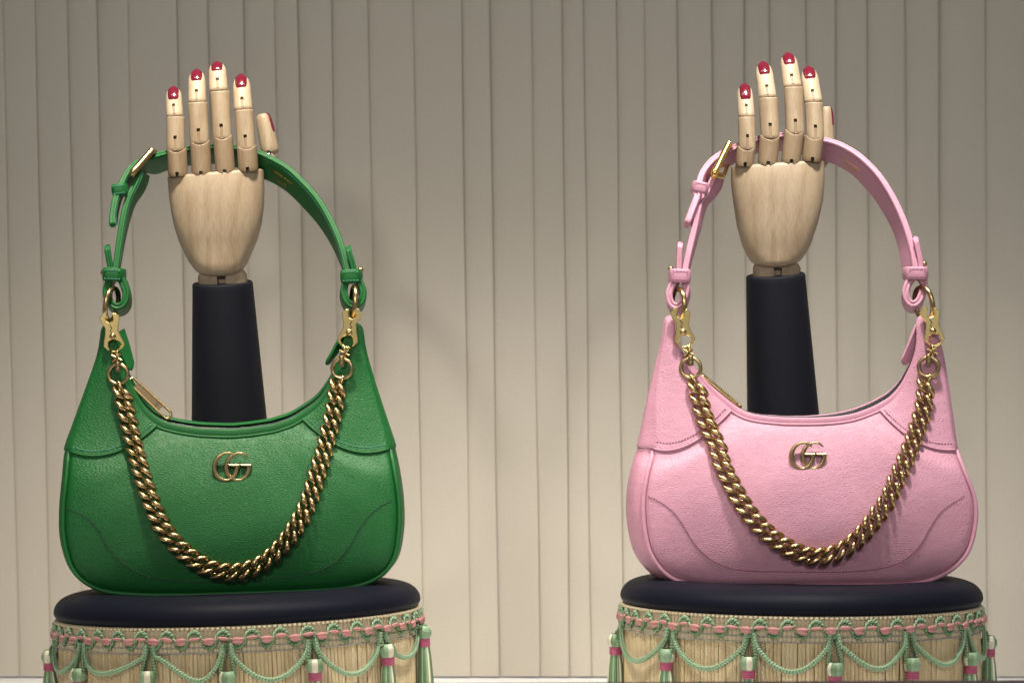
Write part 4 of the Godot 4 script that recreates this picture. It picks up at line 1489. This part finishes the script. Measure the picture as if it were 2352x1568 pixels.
func tassel(t: Node3D, c: Vector3, R: float, a: float, drop: float, bead: Shape) -> void:
	var style := rng.randi() % 4
	var h := holder("tassel", t)
	for side in [-1.0, 1.0]:
		var path := []
		for q in [[-40.0, 4.0, 3.0], [-58.0, 7.0, 7.0], [lerpf(-58.0, drop, 0.5), 11.0, 11.0], [drop - 2.0, 14.0, 15.0], [drop - 16.0, 13.0, 17.0]]:
			path.append(on_ring(c, R + q[2], q[0], a + side * q[1] / R))
		var s := Shape.new()
		knit(s, path, 4.6, c, bead)
		put("hanging_cord", s, M.cord_dark, h)
	var top := on_ring(c, R + 18, drop, a)
	var down := Vector3(0, -1, 0)
	# head: a covered mould, bound in stripes of green and cream
	for st in 8:
		var s := Shape.new()
		var rows := []
		for j in 31:
			var q := j / 30.0
			var row := []
			var r := (18.5 + (0.7 if j % 3 == 1 else -0.4)) * pow(maxf(sin(PI * lerpf(0.16, 0.80, q)), 0.0), 0.6)
			for k in 7:
				var an := a + TAU * (st + k / 6.0) / 8.0
				var bulge := 1.0 + 0.05 * sin(PI * k / 6.0)
				row.append(top + (Vector3(sin(an) * r * bulge, -q * 30.0, cos(an) * r * bulge)) * K)
			rows.append(row)
		s.grid(rows)
		put("head_stripe", s, [M.cord_green, M.cord_pale, M.cord_mid, M.cord_green][(st + style) % 4], h)
	var s := Shape.new()
	for k in 5:
		var ring := ring_path(top + down * (31.0 + k * 3.7) * K, Vector3(12.6 + (0.5 if k % 2 else 0.0), 0, 0) * K, Vector3(0, 0, 12.6) * K, 28)
		s.tube(ring, 2.3 * K, 6, true)
	put("collar", s, M.collar_pink, h)
	for st in 18:
		s = Shape.new()
		var an := TAU * st / 18.0
		var path := []
		for j in 7:
			var q := j / 6.0
			var r := 10.0 + 10.0 * pow(q, 0.6)
			var y := lerpf(drop - 48.0, -240.0, q)
			path.append(c + Vector3(sin(a) * (R + 18), y, cos(a) * (R + 18)) * K + Vector3(sin(an) * r, 0, cos(an) * r) * K)
		s.tube(path, 3.2 * K, 6)
		put("tassel_thread", s, [M.cord_dark, M.cord_green, M.cord_pale, M.cord_dark][st % 4], h)

# ---------------------------------------------------------------- setting
func backdrop() -> void:
	var lines: Array = [-690, -610, -535, -452, -380, -300, -214, -140, -66, 2, 76, 151, 218, 290, 403, 473, 555, 628, 680, 758, 843, 946, 1057, 1122, 1218, 1288, 1338, 1413, 1478, 1553, 1631, 1706, 1766, 1848, 1916, 1990, 2077, 2154, 2262, 2361, 2440, 2512, 2600, 2671, 2752, 2830, 2921, 3000]
	var t := thing("backdrop", P(1176, 1553, -1280), "taupe fabric backdrop of upright overlapping panels behind the bags", "backdrop")
	for i in lines.size() - 1:
		var s := Shape.new()
		var rows := []
		var deep := rng.randf_range(9.0, 16.0)
		var cup := rng.randf_range(1.6, 3.2)
		for j in 25:
			var v := lerpf(-420.0, 1553.0, j / 24.0)
			var l: float = lines[i] + (39.6 - 0.0158 * lines[i]) * v / 1553.0 + 0.8 * sin(v * 0.006 + i * 2.1)
			var r: float = lines[i + 1] + (39.6 - 0.0158 * lines[i + 1]) * v / 1553.0 + 0.8 * sin(v * 0.006 + (i + 1) * 2.1)
			var row := []
			for k in 15:
				var f := k / 14.0
				var z := -1280.0 - deep * pow(1.0 - f, cup) + 1.2 * sin(v * 0.004 + f * 3.0 + i)
				row.append(P(lerpf(l - 4.0, r, f), v, z))
			row.append(P(r + 1.6, v, -1281.0 + 2.2 * sin(v * 0.0035 + 2.2 + i * 1.7)))
			row.append(P(r + 2.0, v, -1284.0 + 2.2 * sin(v * 0.0035 + 2.2 + i * 1.7)))
			row.append(P(r + 1.2, v, -1287.0 + 2.2 * sin(v * 0.0035 + 2.2 + i * 1.7)))
			row.append(P(r - 3.0, v, -1288.0 + 2.2 * sin(v * 0.0035 + 2.2 + i * 1.7)))
			rows.append(row)
		s.grid(rows)
		put("panel", s, M.fabric, t)

func slab(called: String, lo: Vector3, hi: Vector3, m: Material, bevel := 0.002) -> MeshInstance3D:
	var s := Shape.new()
	var o := MeshInstance3D.new()
	o.name = called
	s.box(Transform3D(Basis(), Vector3.ZERO), hi - lo, bevel)
	o.mesh = s.mesh(Vector3.ZERO)
	o.material_override = m
	add_child(o)
	o.position = (lo + hi) * 0.5
	base[o] = o.position
	return o

func lamp(at: Vector3, aim: Vector3, energy: float, cone: float, soft: float, size: float, colour: Color, label: String) -> void:
	var t := thing("unseen_spotlight", at, label, "spotlight", "spotlights above the display")
	var d := (aim - at).normalized()
	var s := Shape.new()
	s.lathe(at - d * 0.09, at + d * 0.004, [[0, 0], [0, size * 0.9], [0.1, size * 1.15], [0.97, size * 1.15], [1.0, size * 1.1], [0.96, size], [0.9, size], [0.9, 0]], 32)
	put("housing", s, M.lamp_case, t)
	s = Shape.new()
	s.lathe(at - d * 0.008, at - d * 0.004, [[0, 0], [0, size * 0.98], [1, size * 0.98], [1, 0]], 32)
	var glow := plain(colour, 0.5)
	glow.emission_enabled = true
	glow.emission = colour
	glow.emission_energy_multiplier = 6.0
	put("lamp_glass", s, glow, t)
	var l := SpotLight3D.new()
	l.name = "lamp_light"
	l.light_color = colour
	l.light_energy = energy
	l.light_size = size
	l.spot_angle = cone
	l.spot_angle_attenuation = soft
	l.spot_range = 8.0
	l.spot_attenuation = 2.0
	l.shadow_enabled = true
	t.add_child(l)
	l.look_at_from_position(at + d * 0.006, aim, Vector3(0, 0, 1))
	l.position = d * 0.006

func panel_light(at: Vector3, aim: Vector3, size: Vector2, energy: float, colour: Color, label: String) -> void:
	var t := thing("added_light_panel", at, label, "light panel")
	var d := (aim - at).normalized()
	var x := Vector3(1, 0, 0)
	var b := Basis(x, d.cross(-x).normalized(), -d)
	b.y = b.z.cross(b.x)
	var s := Shape.new()
	s.box(Transform3D(b, at - d * 0.03), Vector3(size.x + 0.04, size.y + 0.04, 0.05), 0.006)
	put("housing", s, M.lamp_case, t)
	s = Shape.new()
	s.box(Transform3D(b, at - d * 0.003), Vector3(size.x, size.y, 0.006), 0.001)
	var glow := plain(Color(0.9, 0.9, 0.9), 0.6)
	glow.emission_enabled = true
	glow.emission = colour
	glow.emission_energy_multiplier = 0.5
	put("light_diffuser", s, glow, t)
	var l := AreaLight3D.new()
	l.name = "panel_light"
	l.light_color = colour
	l.light_energy = energy
	l.area_size = size
	l.area_range = 6.0
	l.shadow_enabled = true
	t.add_child(l)
	l.transform = Transform3D(b, d * 0.004)

func left_hand() -> Dictionary:
	return {
		"label": "jointed wooden hand with red nails on a navy arm, holding up the green bag",
		"arm": [Vector3(510.5, 648, -170), Vector3(527.5, 970, -210), Vector3(545, 1352, -262)], "ar": [71.0, 90.0, 112.0], "wraps": [],
		"wrist": [Vector3(511.5, 656, -165), Vector3(509, 610, -162)], "wr": 58.0, "pz": -160.0,
		"palm": [[384, 407, 603.5, 389, 44], [384, 412, 605, 395, 50], [387, 449, 607, 435, 56], [392, 485, 606, 474, 58], [398.5, 518.6, 601, 512, 58], [409, 552, 592, 548, 55], [421.6, 580, 579, 578, 50], [434, 603, 569, 602, 53], [448.5, 622, 557, 621, 49], [462, 631, 547, 630, 44], [480, 637, 530, 636.5, 30], [508, 639, 510, 639, 1]],
		"thumb": [Vector3(622, 356, -240), Vector3(602, 261, -252), Vector3(560, 440, -205)], "tr": [24.0, 17.0], "tn": 0.48, "ta": 90.0, "pin": Vector3(617.5, 350, -228),
		"fingers": [
		{"p0": Vector3(408.1, 405.9, -132.0), "p1": Vector3(405.8, 339.4, -130.0), "rp": 23.1, "m0": Vector3(403.5, 350.2, -130.0), "m1": Vector3(402.7, 269.4, -141.0), "rm": 21.5, "t0": Vector3(400.8, 269.4, -140.0), "t1": Vector3(397.3, 199.0, -169.6), "rt": 19.6, "nh": 28.1, "nw": 12.7},
		{"p0": Vector3(462.7, 404.0, -132.0), "p1": Vector3(458.9, 322.5, -130.0), "rp": 23.5, "m0": Vector3(458.5, 333.3, -130.0), "m1": Vector3(453.5, 236.3, -141.0), "rm": 23.1, "t0": Vector3(452.7, 237.1, -140.0), "t1": Vector3(451.2, 159.8, -172.5), "rt": 21.2, "nh": 25.4, "nw": 13.1},
		{"p0": Vector3(517.3, 400.2, -132.0), "p1": Vector3(511.2, 309.8, -130.0), "rp": 23.1, "m0": Vector3(510.8, 322.5, -130.0), "m1": Vector3(504.6, 210.2, -141.0), "rm": 22.7, "t0": Vector3(501.9, 210.9, -140.0), "t1": Vector3(497.7, 142.1, -168.9), "rt": 21.9, "nh": 21.5, "nw": 13.1},
		{"p0": Vector3(570.0, 394.4, -132.0), "p1": Vector3(566.2, 332.9, -130.0), "rp": 23.5, "m0": Vector3(566.2, 347.5, -130.0), "m1": Vector3(560.0, 253.3, -141.0), "rm": 21.9, "t0": Vector3(558.5, 254.8, -140.0), "t1": Vector3(552.7, 171.0, -175.2), "rt": 21.9, "nh": 29.2, "nw": 13.5},
		],
	}

func right_hand() -> Dictionary:
	return {
		"label": "jointed wooden hand with red nails on a navy arm, holding up the pink bag",
		"arm": [Vector3(1782, 630, -170), Vector3(1799, 950, -210), Vector3(1820, 1335, -262)], "ar": [69.5, 85.5, 106.0], "wraps": [],
		"wrist": [Vector3(1784, 637, -165), Vector3(1786, 590, -162)], "wr": 56.0, "pz": -160.0,
		"palm": [[1680, 384, 1892.7, 370, 44], [1679.5, 390, 1894, 376, 50], [1679, 420, 1895, 412, 56], [1684, 463, 1891, 462, 58], [1692.7, 520.7, 1879, 513, 58], [1706, 567, 1864, 559, 53], [1715, 585, 1853, 580, 48], [1725.4, 601.5, 1841, 597, 50], [1744.7, 613, 1822, 610, 44], [1765, 615.5, 1805, 614, 30], [1787, 617, 1789, 617, 1]],
		"thumb": [Vector3(1901, 352, -240), Vector3(1899, 244, -252), Vector3(1850, 420, -205)], "tr": [18.0, 14.0], "tn": 0.42, "ta": 88.0, "pin": Vector3(1897, 345, -236),
		"fingers": [
		{"p0": Vector3(1710.1, 383.0, -132.0), "p1": Vector3(1715.1, 335.3, -130.0), "rp": 21.5, "m0": Vector3(1717.0, 346.5, -130.0), "m1": Vector3(1715.1, 269.6, -141.0), "rm": 20.0, "t0": Vector3(1715.1, 269.9, -140.0), "t1": Vector3(1710.1, 192.6, -172.5), "rt": 19.6, "nh": 32.7, "nw": 12.7},
		{"p0": Vector3(1763.1, 381.1, -132.0), "p1": Vector3(1768.9, 311.1, -130.0), "rp": 23.5, "m0": Vector3(1769.7, 320.7, -130.0), "m1": Vector3(1765.1, 225.3, -141.0), "rm": 22.3, "t0": Vector3(1763.9, 226.1, -140.0), "t1": Vector3(1752.4, 142.3, -175.2), "rt": 21.5, "nh": 27.7, "nw": 13.1},
		{"p0": Vector3(1816.2, 376.5, -132.0), "p1": Vector3(1825.8, 298.8, -130.0), "rp": 23.1, "m0": Vector3(1827.4, 311.1, -130.0), "m1": Vector3(1822.4, 200.3, -141.0), "rm": 21.9, "t0": Vector3(1821.2, 201.5, -140.0), "t1": Vector3(1809.3, 121.5, -173.6), "rt": 21.5, "nh": 26.2, "nw": 13.5},
		{"p0": Vector3(1864.3, 371.5, -132.0), "p1": Vector3(1870.8, 310.3, -130.0), "rp": 22.7, "m0": Vector3(1873.1, 324.6, -130.0), "m1": Vector3(1870.0, 236.1, -141.0), "rm": 21.2, "t0": Vector3(1869.3, 236.9, -140.0), "t1": Vector3(1856.2, 153.0, -175.2), "rt": 21.5, "nh": 26.9, "nw": 13.8},
		],
	}

func _ready() -> void:
	rng.seed = 20240
	var cam := Camera3D.new()
	cam.name = "camera"
	cam.fov = rad_to_deg(2.0 * atan(784.0 / 8000.0))
	cam.near = 0.05
	cam.far = 30.0
	add_child(cam)
	cam.position = Vector3(0, 0, EYE)
	cam.current = true
	var lens := CameraAttributesPhysical.new()
	lens.frustum_focal_length = 12.0 * 8000.0 / 784.0
	lens.frustum_focus_distance = 2.46
	lens.frustum_near = 0.05
	lens.frustum_far = 30.0
	lens.exposure_aperture = 13.0
	cam.attributes = lens
	var env := Environment.new()
	env.background_mode = Environment.BG_COLOR
	env.background_color = lin(0.19, 0.19, 0.193)
	env.tonemap_mode = Environment.TONE_MAPPER_LINEAR
	env.tonemap_exposure = 1.0
	env.sdfgi_enabled = true
	env.ssao_enabled = true
	env.ssil_enabled = true
	var we := WorldEnvironment.new()
	we.name = "surroundings"
	we.environment = env
	add_child(we)
	materials()
	lamp(P(450, -1500, 640), P(530, 1000, 0), 1.05, 36.0, 1.0, 0.045, Color(1.0, 0.955, 0.885), "round spotlight out of view above the green bag")
	lamp(P(1930, -1500, 640), P(1845, 1000, 0), 1.05, 36.0, 1.0, 0.045, Color(1.0, 0.97, 0.93), "round spotlight out of view above the pink bag")
	lamp(Vector3(-0.52, 0.53, 1.5), Vector3(-0.22, -0.19, -0.1), 0.74, 22.0, 1.0, 0.06, Color(1.0, 0.975, 0.94), "round spotlight out of view, above and in front at the left")
	lamp(Vector3(0.46, 0.55, 1.5), Vector3(0.30, -0.22, -0.1), 0.56, 22.0, 1.0, 0.06, Color(1.0, 0.98, 0.955), "added unseen fill spotlight, above and in front at the right")  # added fill for the bag fronts and fringe, no known fixture
	panel_light(Vector3(0.0, 0.95, 0.36), Vector3(0, -0.2, 0.0), Vector2(1.3, 0.16), 0.22, Color(1.0, 0.985, 0.965), "added long light panel, unseen above the display, for highlights on the gold")  # added so the gold has a soft bright area to reflect
	backdrop()
	var y0 := P(0, 1553, -1280).y - 0.0015
	var fl := slab("floor", Vector3(-1.2, y0 - 0.03, -0.62), Vector3(1.2, y0, 0.44), M.white)
	fl.set_meta("kind", "structure")
	var yl := P(0, 1565, 1408).y
	var le := slab("window_ledge", Vector3(-1.2, yl - 0.14, 0.445), Vector3(1.2, yl, 0.50), M.frame)
	le.rotation.z = deg_to_rad(0.3)
	le.set_meta("label", "dark brown bottom rail of the shop window, along the lower edge")
	le.set_meta("category", "window rail")
	var gl := slab("window_pane", Vector3(-1.2, yl + 0.012, 0.470), Vector3(1.2, yl + 1.0, 0.474), M.pane, 0.0)
	gl.set_meta("label", "clear glass of the shop window in front of the whole display")
	gl.set_meta("category", "window pane")
	stool({"at": Vector3((543.5 - 1176) * K, -0.1948, -0.01), "R": 417.0, "tilt": 2.0, "label": "round stool with navy cushion and tasselled fringe, under the green bag",
		"tassels": [-80.0, -51.0, -23.0, 1.0, 26.8, 54.0, 80.0], "sags": [[46.0, 0.0], [40.0, -0.25], [54.0, 0.5], [58.0, 0.0], [60.0, 0.0], [40.0, -0.1]], "drop": [-66.0, -92.0, -92.0, -96.0, -80.0, -64.0, -40.0]})
	stool({"at": Vector3((1843 - 1176) * K, -0.1882, -0.01), "R": 412.0, "tilt": -0.2, "label": "round stool with navy cushion and tasselled fringe, under the pink bag",
		"tassels": [-85.0, -48.7, -20.1, 5.3, 30.0, 57.4, 83.0], "sags": [[58.0, 0.0], [58.0, 0.0], [58.0, 0.0], [52.0, 0.15], [52.0, 0.1], [52.0, 0.0]], "drop": [-70.0, -82.0, -88.0, -98.0, -92.0, -92.0, -70.0]})
	hand(left_hand())
	hand(right_hand())
	handbag(green_bag())
	handbag(pink_bag())
